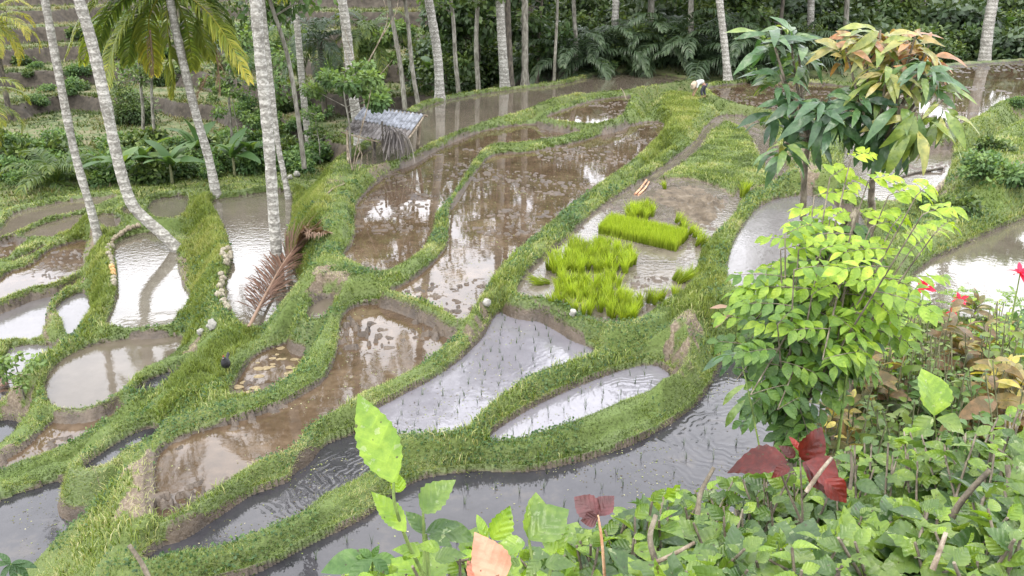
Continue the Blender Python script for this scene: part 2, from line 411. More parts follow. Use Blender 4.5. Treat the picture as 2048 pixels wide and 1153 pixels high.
# ---------------------------------------------------------------- water
def mat_water(name, stops, scale, rough, spec, ripple, rdist, rings=None, ior=1.36, turb=1.0):
    m, nt, out = new_mat(name)
    p = geo_pos(nt)
    n1 = noise_tex(nt, p, scale, 7, .65); n2 = noise_tex(nt, p, scale * .22, 3)
    f = math_(nt, 'ADD', math_(nt, 'MULTIPLY', n1.outputs[0], .5), math_(nt, 'MULTIPLY', n2.outputs[0], .5))
    c = ramp(nt, f, stops)
    h = noise_tex(nt, p, ripple, 3, .5)
    hh = h.outputs[0]
    b = bump(nt, hh, 1.0, rdist)
    if rings:
        for cx, cy, wl, amp, rad in rings:
            v = nt.nodes.new('ShaderNodeVectorMath'); v.operation = 'DISTANCE'
            nt.links.new(p, v.inputs[0]); v.inputs[1].default_value = (cx, cy, rings[0][0] * 0 + 0)
            dist = v.outputs['Value']
            nz = noise_tex(nt, p, 2.2, 2)
            d2 = math_(nt, 'ADD', dist, math_(nt, 'MULTIPLY', nz.outputs[0], .55))
            s = math_(nt, 'SINE', math_(nt, 'MULTIPLY', d2, 2 * math.pi / wl))
            fall = math_(nt, 'MAXIMUM', math_(nt, 'SUBTRACT', 1.0, math_(nt, 'DIVIDE', dist, rad)), 0)
            b = bump(nt, math_(nt, 'MULTIPLY', s, fall), 1.0, amp, b)
    bsdf(nt, out, Base_Color=c.outputs[0], Roughness=rough, IOR=ior, Specular_IOR_Level=spec, Normal=b)
    return m
def ring(px, py, z, wl, amp, rad):
    w = W(px, py, z); return (w[0], w[1], wl, amp, rad)
def wm(ty, nm):
    if ty == 'brown':
        return mat_water('water_brown', [(.32, (.042, .028, .017)), (.5, (.078, .053, .033)), (.68, (.14, .10, .066))], 5.0, .03, .5, 4.0, .001, ior=1.47)
    if ty == 'grey':
        return mat_water('water_grey', [(.3, (.075, .062, .045)), (.7, (.13, .11, .085))], 3.0, .03, .5, 9.0, .0012, ior=1.42)
    if ty == 'slurry':
        return mat_water('water_slurry', [(.35, (.075, .062, .048)), (.7, (.18, .155, .125))], 8.0, .05, .5, 9, .006, ior=1.5)
    if ty == 'bright':
        return mat_water('water_bright_' + nm, [(.3, (.075, .065, .048)), (.7, (.13, .115, .088))], 2.0, .03, .7, 8, .0022, ior=1.6,
                         rings=[ring(315, 690, -1.3, .14, .006, 2.6)] if nm == 'A' else None)
    if ty == 'bluegrey':
        return mat_water('water_bluegrey', [(.3, (.10, .092, .09)), (.7, (.15, .14, .14))], 2.5, .05, .6, 12, .003, ior=1.5)
    if ty == 'blue':
        return mat_water('water_blue', [(.3, (.12, .115, .13)), (.7, (.18, .172, .19))], 4.0, .05, .65, 6, .0022, ior=1.55,
                         rings=[ring(1290, 800, -.1, .13, .0012, 2.5)])
    rg = {'F1': [ring(1480, 880, -.25, .13, .0016, 2.4)], 'D2': [ring(780, 960, -.2, .11, .0014, 2.0)], 'X': [ring(1560, 600, .5, .12, .0015, 4)]}.get(nm)
    return mat_water('water_dark_' + nm, [(.3, (.018, .018, .021)), (.55, (.038, .037, .041)), (.75, (.08, .07, .06))], 4.5, .035, .5, 6, .0016, rings=rg, ior=1.45)
WM = {}
for nm, z, ty, px in PONDS:
    P = POLY[nm]
    area = .5 * np.sum(P[:, 0] * np.roll(P[:, 1], -1) - np.roll(P[:, 0], -1) * P[:, 1])
    if area < 0: P = P[::-1]
    t = np.roll(P, -1, 0) - np.roll(P, 1, 0); n = np.stack([t[:, 1], -t[:, 0]], -1); n /= np.linalg.norm(n, axis=1)[:, None] + 1e-9
    Q = P + n * .19
    v3 = [Vector((a, b, z)) for a, b in Q]
    tris = np.array(tessellate_polygon([v3]))
    vv = np.array([(a, b, z) for a, b in Q])
    # keep faces up
    a_, b_, c_ = vv[tris[:, 0]], vv[tris[:, 1]], vv[tris[:, 2]]
    cr = np.cross(b_ - a_, c_ - a_)[:, 2]; tris[cr < 0] = tris[cr < 0][:, ::-1]
    key = ty + (nm if ty in ('bright', 'dark') else '')
    if key not in WM: WM[key] = wm(ty, nm)
    o = mesh_np('water', vv, tris, WM[key]); tag(o, kind='structure')
# ================================================================ mesh tools
class Acc:
    def __init__(s): s.v = []; s.q = []; s.t = []; s.c = []; s.n = 0
    def add(s, v, f, tint=(.5, .5, .5)):
        v = np.asarray(v, float).reshape(-1, 3); f = np.asarray(f, int)
        c = np.asarray(tint, float)
        if c.ndim == 1: c = np.tile(c, (len(v), 1))
        s.v.append(v); s.c.append(c)
        (s.q if f.shape[1] == 4 else s.t).append(f + s.n); s.n += len(v)
    def build(s, name, mat, parent=None, smooth=False, origin=None):
        v = np.concatenate(s.v); c = np.concatenate(s.c)
        if origin is not None: v = v - np.asarray(origin)[None]
        fs = []
        if s.q: fs.append(np.concatenate(s.q))
        if s.t: fs.append(np.concatenate(s.t))
        return mesh_np(name, v, fs, mat, parent, tint=c, smooth=smooth)
def norm(v): v = np.asarray(v, float); return v / (np.linalg.norm(v, axis=-1, keepdims=True) + 1e-12)
def tube(acc, pts, rad, sides=8, tint=(.5, .5, .5), cap=True):
    pts = np.asarray(pts, float); n = len(pts); rad = np.broadcast_to(rad, (n,))
    t = np.gradient(pts, axis=0); t = norm(t)
    up = np.array([0, 0, 1.]) if abs(t[0][2]) < .9 else np.array([0, 1., 0])
    a = norm(np.cross(t, up)); 
    for i in range(1, n):
        a[i] = norm(a[i - 1] - t[i] * np.dot(a[i - 1], t[i]))
    b = np.cross(t, a); ang = np.linspace(0, 2 * np.pi, sides, endpoint=False)
    v = pts[:, None] + rad[:, None, None] * (a[:, None] * np.cos(ang)[None, :, None] + b[:, None] * np.sin(ang)[None, :, None])
    k = np.arange(n * sides).reshape(n, sides)
    q = np.stack([k[:-1], np.roll(k[:-1], -1, 1), np.roll(k[1:], -1, 1), k[1:]], -1).reshape(-1, 4)
    acc.add(v.reshape(-1, 3), q, tint)
    if cap:
        for r0, flip in ((0, True), (n - 1, False)):
            c = np.concatenate([v[r0], pts[r0:r0 + 1]]); f = np.array([[i, (i + 1) % sides, sides] for i in range(sides)])
            acc.add(c, f[:, ::-1] if flip else f, tint)
def curve(pts, n=8):
    pts = np.array(pts, float); P = np.vstack([2 * pts[0] - pts[1], pts, 2 * pts[-1] - pts[-2]]); out = []
    for i in range(1, len(P) - 2):
        p0, p1, p2, p3 = P[i - 1:i + 3]
        for k in range(n):
            t = k / n
            out.append(.5 * ((2 * p1) + (-p0 + p2) * t + (2 * p0 - 5 * p1 + 4 * p2 - p3) * t * t + (-p0 + 3 * p1 - 3 * p2 + p3) * t ** 3))
    out.append(pts[-1]); return np.array(out)
def box(acc, c, sx, sy, sz, M=None, tint=(.5, .5, .5)):
    v = np.array([[x, y, z] for x in (-.5, .5) for y in (-.5, .5) for z in (-.5, .5)]) * [sx, sy, sz]
    if M is not None: v = v @ np.asarray(M).T
    v = v + np.asarray(c)
    acc.add(v, [[0, 1, 3, 2], [4, 6, 7, 5], [0, 4, 5, 1], [2, 3, 7, 6], [0, 2, 6, 4], [1, 5, 7, 3]], tint)
def blob(acc, c, r, seed=0, rough=.25, nu=12, nv=8, tint=(.5, .5, .5), scale=(1, 1, 1), M=None):
    u = np.linspace(0, 2 * np.pi, nu, endpoint=False); w = np.linspace(0, np.pi, nv)
    U, V_ = np.meshgrid(u, w); d = np.stack([np.cos(U) * np.sin(V_), np.sin(U) * np.sin(V_), np.cos(V_)], -1)
    n = vnoise(d[..., 0] * 2.3 + seed * 7.1 + 20, d[..., 1] * 2.3 + d[..., 2] * 1.9 + 30, seed) - .5
    v = d * (r * (1 + rough * n * 2))[..., None] * np.array(scale)
    v[0] = v[0].mean(0); v[-1] = v[-1].mean(0)
    v = v.reshape(-1, 3)
    if M is not None: v = v @ np.asarray(M).T
    k = np.arange(nu * nv).reshape(nv, nu)
    q = np.stack([k[:-1], k[1:], np.roll(k[1:], -1, 1), np.roll(k[:-1], -1, 1)], -1).reshape(-1, 4)
    acc.add(v + np.asarray(c), q, tint)

# leaves -------------------------------------------------------------
def leaf_tpl(prof, nseg=6, fold=.15, curl=.25, serr=0, wave=0, seed=0):
    """unit-length leaf along +x, folded at the midrib, tip curling down. prof(t) half width."""
    r = np.random.default_rng(seed); t = np.linspace(0, 1, nseg + 1); v = []; 
    for i, ti in enumerate(t):
        h = prof(ti); 
        hs = h * (1 + (serr if i % 2 else -serr * .35)) if 0 < i < nseg else h
        zc = -curl * ti * ti; wv = wave * math.sin(ti * 9 + seed)
        v += [(ti - curl * .3 * ti ** 2, -hs, zc + fold * h + wv * h), (ti - curl * .3 * ti ** 2, 0, zc), (ti - curl * .3 * ti ** 2, hs, zc + fold * h - wv * h)]
    f = []
    for i in range(nseg):
        a = i * 3
        f += [[a, a + 3, a + 4, a + 1], [a + 1, a + 4, a + 5, a + 2]]
    return np.array(v), np.array(f)
def ell(w, p=.45, k=1.0):      # half width profile, widest at p
    def g(t):
        e = math.log(.5) / math.log(p); s = math.sin(math.pi * min(max(t, 0), 1) ** e); return max(w * s ** k, .004)
    return g
def scatter(acc, tpl, pos, xd, nd, scale, tr, tg, mid=.0):
    V, Fc = tpl; pos = np.asarray(pos, float).reshape(-1, 3); n = len(pos)
    if n == 0: return
    xd = norm(np.broadcast_to(xd, (n, 3))); nd = np.broadcast_to(nd, (n, 3)).astype(float)
    z = norm(nd - xd * np.sum(nd * xd, 1)[:, None]); y = np.cross(z, xd)
    sc = np.broadcast_to(scale, (n,))
    v = V[None, :, 0, None] * xd[:, None] + V[None, :, 1, None] * y[:, None] + V[None, :, 2, None] * z[:, None]
    v = v * sc[:, None, None] + pos[:, None]
    f = (Fc[None] + (np.arange(n) * len(V))[:, None, None]).reshape(-1, Fc.shape[1])
    c = np.zeros((n, len(V), 3)); c[..., 0] = np.broadcast_to(tr, (n,))[:, None]; c[..., 1] = np.broadcast_to(tg, (n,))[:, None]
    c[..., 2] = V[None, :, 0] - 1.0 * np.abs(V[None, :, 1])
    acc.add(v.reshape(-1, 3), f, c.reshape(-1, 3))
def rdir(n, r=None):
    r = r or rng; d = r.normal(size=(n, 3)); return norm(d)

def leaf_mat(name, stops, trans=.35, rough=.42, spec=.35, vein=0.0, spots=0.0, bumpk=0, objrand=0):
    m, nt, out = new_mat(name)
    a = nt.nodes.new('ShaderNodeAttribute'); a.attribute_name = 'tint'
    sep = nt.nodes.new('ShaderNodeSeparateColor'); nt.links.new(a.outputs['Color'], sep.inputs[0])
    c = ramp(nt, sep.outputs[0], stops).outputs[0]
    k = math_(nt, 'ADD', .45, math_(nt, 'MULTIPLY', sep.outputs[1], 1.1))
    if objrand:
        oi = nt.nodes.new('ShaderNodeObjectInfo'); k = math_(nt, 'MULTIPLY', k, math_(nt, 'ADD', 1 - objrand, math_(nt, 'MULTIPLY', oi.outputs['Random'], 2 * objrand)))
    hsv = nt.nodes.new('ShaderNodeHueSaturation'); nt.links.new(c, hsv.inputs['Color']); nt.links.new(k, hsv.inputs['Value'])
    c = hsv.outputs[0]; p = geo_pos(nt)
    if spots > 0:
        n = noise_tex(nt, p, 60, 4, .6)
        f = math_(nt, 'MULTIPLY', math_(nt, 'GREATER_THAN', n.outputs[0], .64), spots)
        c = mixc(nt, f, c, (.42, .45, .30))
        n4 = noise_tex(nt, p, 14, 3)
        c = mixc(nt, math_(nt, 'MULTIPLY', n4.outputs[0], .35), c, mixc(nt, 1.0, c, (.55, .75, .5), 'MULTIPLY'))
    nrm = None
    if vein > 0:
        nb = noise_tex(nt, p, 26, 5, .65)
        c = mixc(nt, ramp(nt, nb.outputs[0], [(.42, (0, 0, 0)), (.62, (1, 1, 1))]).outputs[0], mixc(nt, 1.0, c, (.62, .72, .6), 'MULTIPLY'), mixc(nt, 1.0, c, (1.15, 1.12, 1.0), 'MULTIPLY'))
        nh = noise_tex(nt, p, 75, 2); hole = math_(nt, 'MULTIPLY', math_(nt, 'GREATER_THAN', nh.outputs[0], .70), .8)
        c = mixc(nt, hole, c, (.05, .04, .02))
        w_ = nt.nodes.new('ShaderNodeMath'); w_.operation = 'SINE'
        nt.links.new(math_(nt, 'MULTIPLY', sep.outputs[2], 34), w_.inputs[0])
        f = math_(nt, 'MULTIPLY', math_(nt, 'MULTIPLY', math_(nt, 'GREATER_THAN', w_.outputs[0], .95), .5), vein)
        c = mixc(nt, f, c, mixc(nt, 1.0, c, (1.35, 1.35, 1.2), 'MULTIPLY'))
        nrm = bump(nt, math_(nt, 'ADD', math_(nt, 'MULTIPLY', w_.outputs[0], .10), nb.outputs[0]), .6, .006)
    pb = nt.nodes.new('ShaderNodeBsdfPrincipled'); nt.links.new(c, pb.inputs['Base Color'])
    pb.inputs['Roughness'].default_value = rough; pb.inputs['Specular IOR Level'].default_value = spec
    if nrm: nt.links.new(nrm, pb.inputs['Normal'])
    tr = nt.nodes.new('ShaderNodeBsdfTranslucent')
    nt.links.new(mixc(nt, 1.0, c, (1.5, 1.45, .6), 'MULTIPLY'), tr.inputs[0])
    mx = nt.nodes.new('ShaderNodeMixShader'); mx.inputs[0].default_value = trans
    nt.links.new(pb.outputs[0], mx.inputs[1]); nt.links.new(tr.outputs[0], mx.inputs[2]); nt.links.new(mx.outputs[0], out.inputs[0])
    return m
def wood_mat(name, c1, c2, c3, scale=9, zs=.4, rings=0, bk=.5, coord='pos'):
    m, nt, out = new_mat(name)
    p = geo_pos(nt) if coord == 'pos' else obj_pos(nt)
    mp = nt.nodes.new('ShaderNodeMapping'); mp.inputs['Scale'].default_value = (1, 1, zs); nt.links.new(p, mp.inputs[0])
    n = noise_tex(nt, mp.outputs[0], scale, 6, .65); n2 = noise_tex(nt, p, scale * .18, 3)
    f = math_(nt, 'ADD', math_(nt, 'MULTIPLY', n.outputs[0], .75), math_(nt, 'MULTIPLY', n2.outputs[0], .3))
    c = ramp(nt, f, [(.40 + .03 * bool(rings), c1), (.52, c2), (.64 - .05 * bool(rings), c3)]).outputs[0]
    h = n.outputs[0]
    if rings:
        sx = nt.nodes.new('ShaderNodeSeparateXYZ'); nt.links.new(p, sx.inputs[0])
        zz = math_(nt, 'ADD', math_(nt, 'MULTIPLY', sx.outputs[2], rings), math_(nt, 'MULTIPLY', n.outputs[0], 2.5))
        s = math_(nt, 'SINE', zz); k = math_(nt, 'MULTIPLY', math_(nt, 'GREATER_THAN', s, .72), .6)
        c = mixc(nt, k, c, c1); h = math_(nt, 'ADD', h, math_(nt, 'MULTIPLY', s, .6))
    bsdf(nt, out, Base_Color=c, Roughness=.85, Normal=bump(nt, h, bk, .02))
    return m

M_grass = leaf_mat('short_grass', [(0, (.055, .09, .012)), (.35, (.125, .19, .026)), (.65, (.22, .28, .055)), (1, (.42, .41, .19))], .25, .45, .4)
M_tall = leaf_mat('tall_grass', [(0, (.10, .145, .025)), (.5, (.19, .24, .05)), (1, (.37, .37, .15))], .35, .5, .3)
M_rice = leaf_mat('rice_leaf', [(0, (.14, .21, .015)), (.5, (.25, .34, .025)), (1, (.42, .48, .07))], .4, .5, .25, objrand=.28)
M_jungle = leaf_mat('jungle_leaf', [(0, (.016, .034, .012)), (.45, (.038, .072, .02)), (.8, (.08, .12, .03)), (1, (.14, .18, .05))], .25, .45, .35)
M_lush = leaf_mat('lush_leaf', [(0, (.03, .07, .025)), (.5, (.065, .125, .04)), (1, (.15, .22, .065))], .35, .45, .3)
M_frond = leaf_mat('palm_frond', [(0, (.03, .06, .018)), (.35, (.065, .11, .025)), (.7, (.17, .20, .03)), (1, (.38, .33, .05))], .35, .4, .35)
M_darkfrond = leaf_mat('dark_frond', [(0, (.02, .038, .02)), (.5, (.045, .075, .035)), (1, (.11, .15, .07))], .25, .4, .4)
M_dry = leaf_mat('dry_leaf', [(0, (.07, .04, .028)), (.4, (.17, .10, .07)), (.75, (.30, .22, .16)), (1, (.45, .38, .28))], .15, .7, .15)
M_palmtrunk = wood_mat('palm_bark', (.15, .14, .12), (.25, .24, .21), (.40, .39, .35), 13, 1.6, rings=30, bk=.5)
M_slimbark = wood_mat('slim_bark', (.07, .065, .05), (.16, .15, .12), (.27, .26, .22), 10, .35)
M_darkbark = wood_mat('dark_bark', (.03, .025, .02), (.07, .06, .045), (.14, .12, .09), 10, .35)
M_stem = wood_mat('green_stem', (.06, .07, .03), (.12, .13, .06), (.22, .2, .12), 30, .35)

# ================================================================ grass
area = np.zeros(X.shape)
dr_ = np.gradient(rs)[:, None]; area = dr_ * RR * (th[1] - th[0])
def pick(wt, n, r):
    cs = np.cumsum((wt * area).ravel()); k = np.searchsorted(cs, r.random(n) * cs[-1])
    k = np.clip(k, 0, X.size - 1); i, j = np.unravel_index(k, X.shape)
    rr = rs[i] + (r.random(n) - .5) * dr_[i, 0]; tt = th[j] + (r.random(n) - .5) * (th[1] - th[0])
    x = rr * np.sin(tt); y = rr * np.cos(tt); return x, y, ground_z(x, y), rr, i, j
def blades(x, y, z, h, wd, lean, tr, r, seg=1, mat=None, acc=None, az=None):
    n = len(x); az = r.random(n) * 2 * np.pi if az is None else az
    fa = az + (r.random(n) - .5) * 1.2 + np.pi / 2
    base = np.stack([x, y, z - .01], 1); side = np.stack([np.cos(fa), np.sin(fa), np.zeros(n)], 1) * (wd * .5)[:, None]
    dirn = np.stack([np.cos(az) * np.sin(lean), np.sin(az) * np.sin(lean), np.cos(lean)], 1)
    if seg == 1:
        v = np.stack([base - side, base + side, base + dirn * h[:, None]], 1)
        f = np.arange(n * 3).reshape(n, 3); g = np.array([.12, .12, .62])  # dark roots, lighter tip: occlusion shade put into the blade tint
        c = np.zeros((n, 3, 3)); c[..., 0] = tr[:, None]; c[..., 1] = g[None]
    else:
        mid = base + np.stack([np.cos(az) * np.sin(lean * .5), np.sin(az) * np.sin(lean * .5), np.cos(lean * .5)], 1) * (h * .55)[:, None]
        l2 = np.minimum(lean * 1.7, 2.2)
        tip = mid + np.stack([np.cos(az) * np.sin(l2), np.sin(az) * np.sin(l2), np.cos(l2)], 1) * (h * .5)[:, None]
        v = np.stack([base - side, base + side, mid + side * .8, mid - side * .8, tip], 1)
        k = np.arange(n)[:, None] * 5
        acc.add(np.zeros((0, 3)), np.zeros((0, 4), int)) if False else None
        g = np.array([.1, .1, .4, .4, .65]); c = np.zeros((n, 5, 3)); c[..., 0] = tr[:, None]; c[..., 1] = g[None]  # same occlusion shade put into the tint, rising from root to tip
        o = acc.n; acc.v.append(v.reshape(-1, 3)); acc.c.append(c.reshape(-1, 3))
        acc.q.append(k + np.array([[0, 1, 2, 3]]) + o); acc.t.append(k + np.array([[3, 2, 4]]) + o); acc.n += n * 5
        return
    acc.add(v.reshape(-1, 3), f, c.reshape(-1, 3))
tall = np.zeros(X.shape)
def tall_poly(px, z, k=1.0):
    P = smooth_poly([W(a, b, z)[:2] for a, b in px], 3); x0, y0 = P.min(0) - 1; x1, y1 = P.max(0) + 1
    m = (X > x0) & (X < x1) & (Y > y0) & (Y < y1)
    if not m.any(): return
    d, ins = poly_dist(P, X[m], Y[m]); dd = np.where(ins, d, -d) + edge_n[m] * 3
    tall[m] = np.maximum(tall[m], sstep(-.2, .25, dd) * k)
tall_poly([(575,500),(570,420),(580,360),(625,300),(680,290),(680,340),(650,400),(660,460),(620,510),(580,560)], -.2)
tall_poly([(372,400),(425,400),(450,460),(455,520),(440,600),(400,650),(350,655),(372,560),(380,480)], -1.0)
tall_poly([(190,480),(225,470),(225,560),(215,640),(190,665),(170,690),(185,600),(175,540)], -1.5)
tall_poly([(385,740),(440,690),(500,665),(520,690),(470,760),(420,800),(330,840),(330,790)], -.7, .8)
tall_poly([(1390,520),(1440,480),(1440,600),(1380,640),(1350,620)], .5, .7)
tall_poly([(1320,230),(1345,190),(1385,200),(1395,240),(1350,290),(1290,330)], .4, .5)
tall_poly([(130,440),(190,455),(160,480),(120,470)], -1.8, .9)
tall_poly([(985,580),(1030,545),(1020,600),(985,640)], .25, .6)
vis = (np.abs(TT) < R(34)) & (RR > 6)
def shortgrass():
    r = np.random.default_rng(3); acc = Acc()
    wt = np.where(vis & (RR < 50) & ~is_bank, np.clip((grassy - .12) * 2.2, 0, 1), 0) * (1 + .8 * (dw < .12)) * np.clip((12 / RR), 0, 1) ** 1.7
    wt = wt * (1 - .5 * tall) * (.35 + 1.3 * sstep(.3, .6, fbm(X * 2.5, Y * 2.5, 55, 3)))
    n = 520000
    x, y, z, rr, i, j = pick(wt, n, r)
    k = np.clip(rr / 13, .9, 5)
    cl = fbm(x * 1.1, y * 1.1, 5, 3); c2 = vnoise(x * 6, y * 6, 9)
    tr = np.clip((cl - .5) * 1.6 + .36 + (c2 - .5) * .35 + r.normal(size=n) * .22, 0, 1)
    h = (.03 + .038 * r.random(n)) * (.8 + .5 * c2) * k ** .55
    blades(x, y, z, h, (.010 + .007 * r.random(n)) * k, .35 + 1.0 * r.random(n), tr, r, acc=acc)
    wt = np.where(vis & (RR < 30) & ~is_bank & ~inw, bare, 0); n = 9000; x, y, z, rr, i, j = pick(wt, n, r)
    blades(x, y, z, .04 + .06 * r.random(n), .009 + .006 * r.random(n), .6 + .9 * r.random(n), .75 + .3 * r.random(n), r, acc=acc)
    wt = np.where(vis & (RR < 34) & ~is_bank & ~inw & (dw < .16) & ((pid < 0) | (grassy > .3)), np.clip(1 - bare * 1.2, 0, 1), 0) * np.clip((12 / RR), 0, 1) ** 1.3
    n = 130000; x, y, z, rr, i, j = pick(wt, n, r); k = np.clip(rr / 13, .9, 3)
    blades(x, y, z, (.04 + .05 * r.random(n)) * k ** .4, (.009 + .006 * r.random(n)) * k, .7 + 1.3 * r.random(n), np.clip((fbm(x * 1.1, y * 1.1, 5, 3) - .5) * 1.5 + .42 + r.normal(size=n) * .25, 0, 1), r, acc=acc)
    o = acc.build('grass', M_grass); tag(o, 'short matted green grass covering the earth bunds between the paddies', 'grass', kind='stuff')
def tallgrass():
    r = np.random.default_rng(4); acc = Acc()
    wt = np.where(vis & (RR < 50), .8 * tall * np.clip(grassy + .1, 0, 1) * (~inw) * (.35 + sstep(.35, .65, fbm(X * 3, Y * 3, 78, 3))), 0) * np.clip((16 / RR), 0, 1)
    n = 90000; x, y, z, rr, i, j = pick(wt, n, r)
    k = np.clip(rr / 16, .8, 3)
    tr = np.clip(fbm(x * .9, y * .9, 15, 3) * 1.3 - .25 + r.normal(size=n) * .18, 0, 1)
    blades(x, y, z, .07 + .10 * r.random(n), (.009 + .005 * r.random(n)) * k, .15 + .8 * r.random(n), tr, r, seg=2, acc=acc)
    o = acc.build('tall_grass', M_tall); tag(o, 'long yellow green grass growing on the slopes between the left paddies', 'tall grass', kind='stuff')
    # broad-bladed tufts overhanging the bunds of the front
    acc = Acc(); wt = np.where(vis & (RR < 26) & ~is_bank, np.clip(grassy - .3, 0, 1), 0) * (fbm(X * .8, Y * .8, 77, 3) > .56) * np.clip(14 / RR, 0, 1)
    n = 15000; x, y, z, rr, i, j = pick(wt, n, r)
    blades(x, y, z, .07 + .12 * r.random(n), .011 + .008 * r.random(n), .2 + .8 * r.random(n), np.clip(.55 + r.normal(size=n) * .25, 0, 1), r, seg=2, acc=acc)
    o = acc.build('weeds', M_grass); tag(o, 'longer weeds and grass tufts overhanging the water along the bunds', 'weeds', kind='stuff')
shortgrass(); tallgrass()
def herbs():
    r = np.random.default_rng(8); acc = Acc(); tp = leaf_tpl(ell(.33, .5), 2, .15, .2)
    wt = np.where(vis & (RR < 24) & ~is_bank & ~inw, np.clip(grassy, 0, 1) * sstep(.48, .62, fbm(X * 1.4, Y * 1.4, 66, 3)), 0) * np.clip(11 / RR, 0, 1) ** 1.3
    n = 22000; x, y, z, rr, i, j = pick(wt, n, r); xd = r.normal(size=(n, 3)) + [0, 0, .35]
    scatter(acc, tp, np.stack([x, y, z + .02 + .05 * r.random(n)], 1), xd, np.array([0, -.3, 1.]) + r.normal(size=(n, 3)) * .35, (.025 + .03 * r.random(n)) * np.clip(rr / 12, 1, 2), np.clip(.45 + r.normal(size=n) * .28, 0, 1), .3 + .3 * r.random(n))
    o = acc.build('herbs', M_lush); tag(o, 'small broad leaved herbs mixed into the grass of the front bunds', 'weeds', kind='stuff')
    # scum, leaf bits and weed fragments floating on the front paddies
    acc = Acc(); V = []; 
    names = [p[0] for p in PONDS]; sel = np.isin(pid, [names.index(q) for q in ('F1', 'D2', 'P', 'P2', 'D1', 'H', 'I', 'M', 'L')])
    wt = np.where(vis & inw & sel, .15 + 2.2 * (fbm(X * 1.2, Y * 1.2, 67, 3) > .57) , 0) * np.clip(11 / RR, 0, 1); n = 5200; x, y, z, rr, i, j = pick(wt, n, r)
    zz = np.array([p[1] for p in PONDS])[pid[i, j]] + .004
    scatter(acc, tp, np.stack([x, y, zz], 1), np.c_[r.normal(size=(n, 2)), np.zeros(n)], np.tile([0, 0, 1.], (n, 1)), (.012 + .03 * r.random(n) ** 2) * np.clip(rr / 12, 1, 2), r.random(n), .3 + .3 * r.random(n))
    m = leaf_mat('floating_bits', [(0, (.05, .035, .02)), (.4, (.10, .085, .04)), (.7, (.16, .20, .05)), (1, (.36, .33, .22))], .1, .6, .3)
    o = acc.build('floating_debris', m); tag(o, 'bits of leaf, straw and weed floating on the paddy water', 'debris', kind='stuff')
herbs()

def hillside_cover():
    r = np.random.default_rng(6); acc = Acc()
    hill = (RR > 40) & (RR < 105) & (np.abs(TT) < R(35)) & (upf < base - .2)
    Zs = np.roll(SL, 2, 0) + np.roll(SL, -2, 0) + np.roll(SL, 3, 0); lip = (SL < .5) & (Zs > .9)
    wt = np.where(hill & (SL < .6), .25 + 4.0 * lip + 1.2 * (fbm(X * .5, Y * .5, 91, 3) > .56), .03 * hill) * np.clip(55 / RR, 0, 1) ** 1.5
    n = 90000; x, y, z, rr, i, j = pick(wt, n, r); tr = np.clip(fbm(x * .4, y * .4, 92, 3) * 1.6 - .35 + r.normal(size=n) * .2, 0, 1)
    blades(x, y, z, .16 + .22 * r.random(n), .07 + .06 * r.random(n), .4 + .9 * r.random(n), tr, r, acc=acc)
    m = leaf_mat('hill_weeds', [(0, (.04, .065, .018)), (.4, (.09, .13, .035)), (.7, (.16, .165, .07)), (1, (.24, .21, .12))], .25, .6, .2)
    o = acc.build('hillside_weeds', m); tag(o, 'rough weeds and stubble growing over the terraced hillside in the distance', 'weeds', kind='stuff')
hillside_cover()
# ================================================================ palms
def frond_geo(acc, path, ll=.8, n=60, w=.035, droop=.6, tr=(.3, .6), seed=0, spread=1.0, tg=.5, rw=.03, hang=.0):
    """pinnate leaf along a path: rachis + drooping strip leaflets on both sides"""
    r = np.random.default_rng(seed); P = curve(path, 8); L = np.linspace(0, 1, len(P))
    tube(acc, P, np.interp(L, [0, 1], [rw, .006]), 5, (tr[1], .55, .5), cap=False)
    t = np.linspace(.10, .985, n); t = np.repeat(t, 2) + r.normal(size=2 * n) * .004; t = np.clip(t, 0, 1)
    pos = np.stack([np.interp(t, L, P[:, k]) for k in range(3)], 1)
    tan = np.gradient(P, axis=0); tan = norm(np.stack([np.interp(t, L, tan[:, k]) for k in range(3)], 1))
    up = np.tile([0, 0, 1.], (len(t), 1)); side = norm(np.cross(tan, up)); nrm = norm(np.cross(side, tan))
    s = np.tile([1, -1], n)[:, None]
    fw = .35 + .75 * t[:, None]
    d0 = norm(side * s * spread + tan * fw + nrm * .25 + r.normal(size=pos.shape) * .07)
    ln = ll * np.sin(np.pi * np.clip(t * .82 + .16, 0, 1)) ** .6 * (.85 + .3 * r.random(len(t)))
    dn = np.array([0, 0, -1.])
    k = droop * (.6 + .8 * r.random(len(t)))[:, None]
    p1 = pos + d0 * (ln * .38)[:, None]; d1 = norm(d0 + dn * k * .8 + tan * .1)
    p2 = p1 + d1 * (ln * .34)[:, None]; d2 = norm(d1 + dn * k * 1.2)
    p3 = p2 + d2 * (ln * .3)[:, None]
    wv = norm(np.cross(d0, nrm + r.normal(size=pos.shape) * .3)) * w * .5
    v = np.stack([pos - wv * .5, pos + wv * .5, p1 + wv, p1 - wv, p2 + wv * .8, p2 - wv * .8, p3], 1)
    m = len(t); b = np.arange(m)[:, None] * 7
    trv = np.clip(np.interp(t, [0, 1], tr) + r.normal(size=m) * .08, 0, 1)
    c = np.zeros((m, 7, 3)); c[..., 0] = trv[:, None]; c[..., 0] += np.array([0, 0, 0, 0, .05, .05, .15])[None]; c[..., 1] = tg + .1 * r.normal(size=m)[:, None]
    o = acc.n; acc.v.append(v.reshape(-1, 3)); acc.c.append(c.reshape(-1, 3))
    acc.q.append(b + np.array([[0, 1, 2, 3]]) + o); acc.q.append(b + np.array([[3, 2, 4, 5]]) + o); acc.t.append(b + np.array([[5, 4, 6]]) + o); acc.n += m * 7
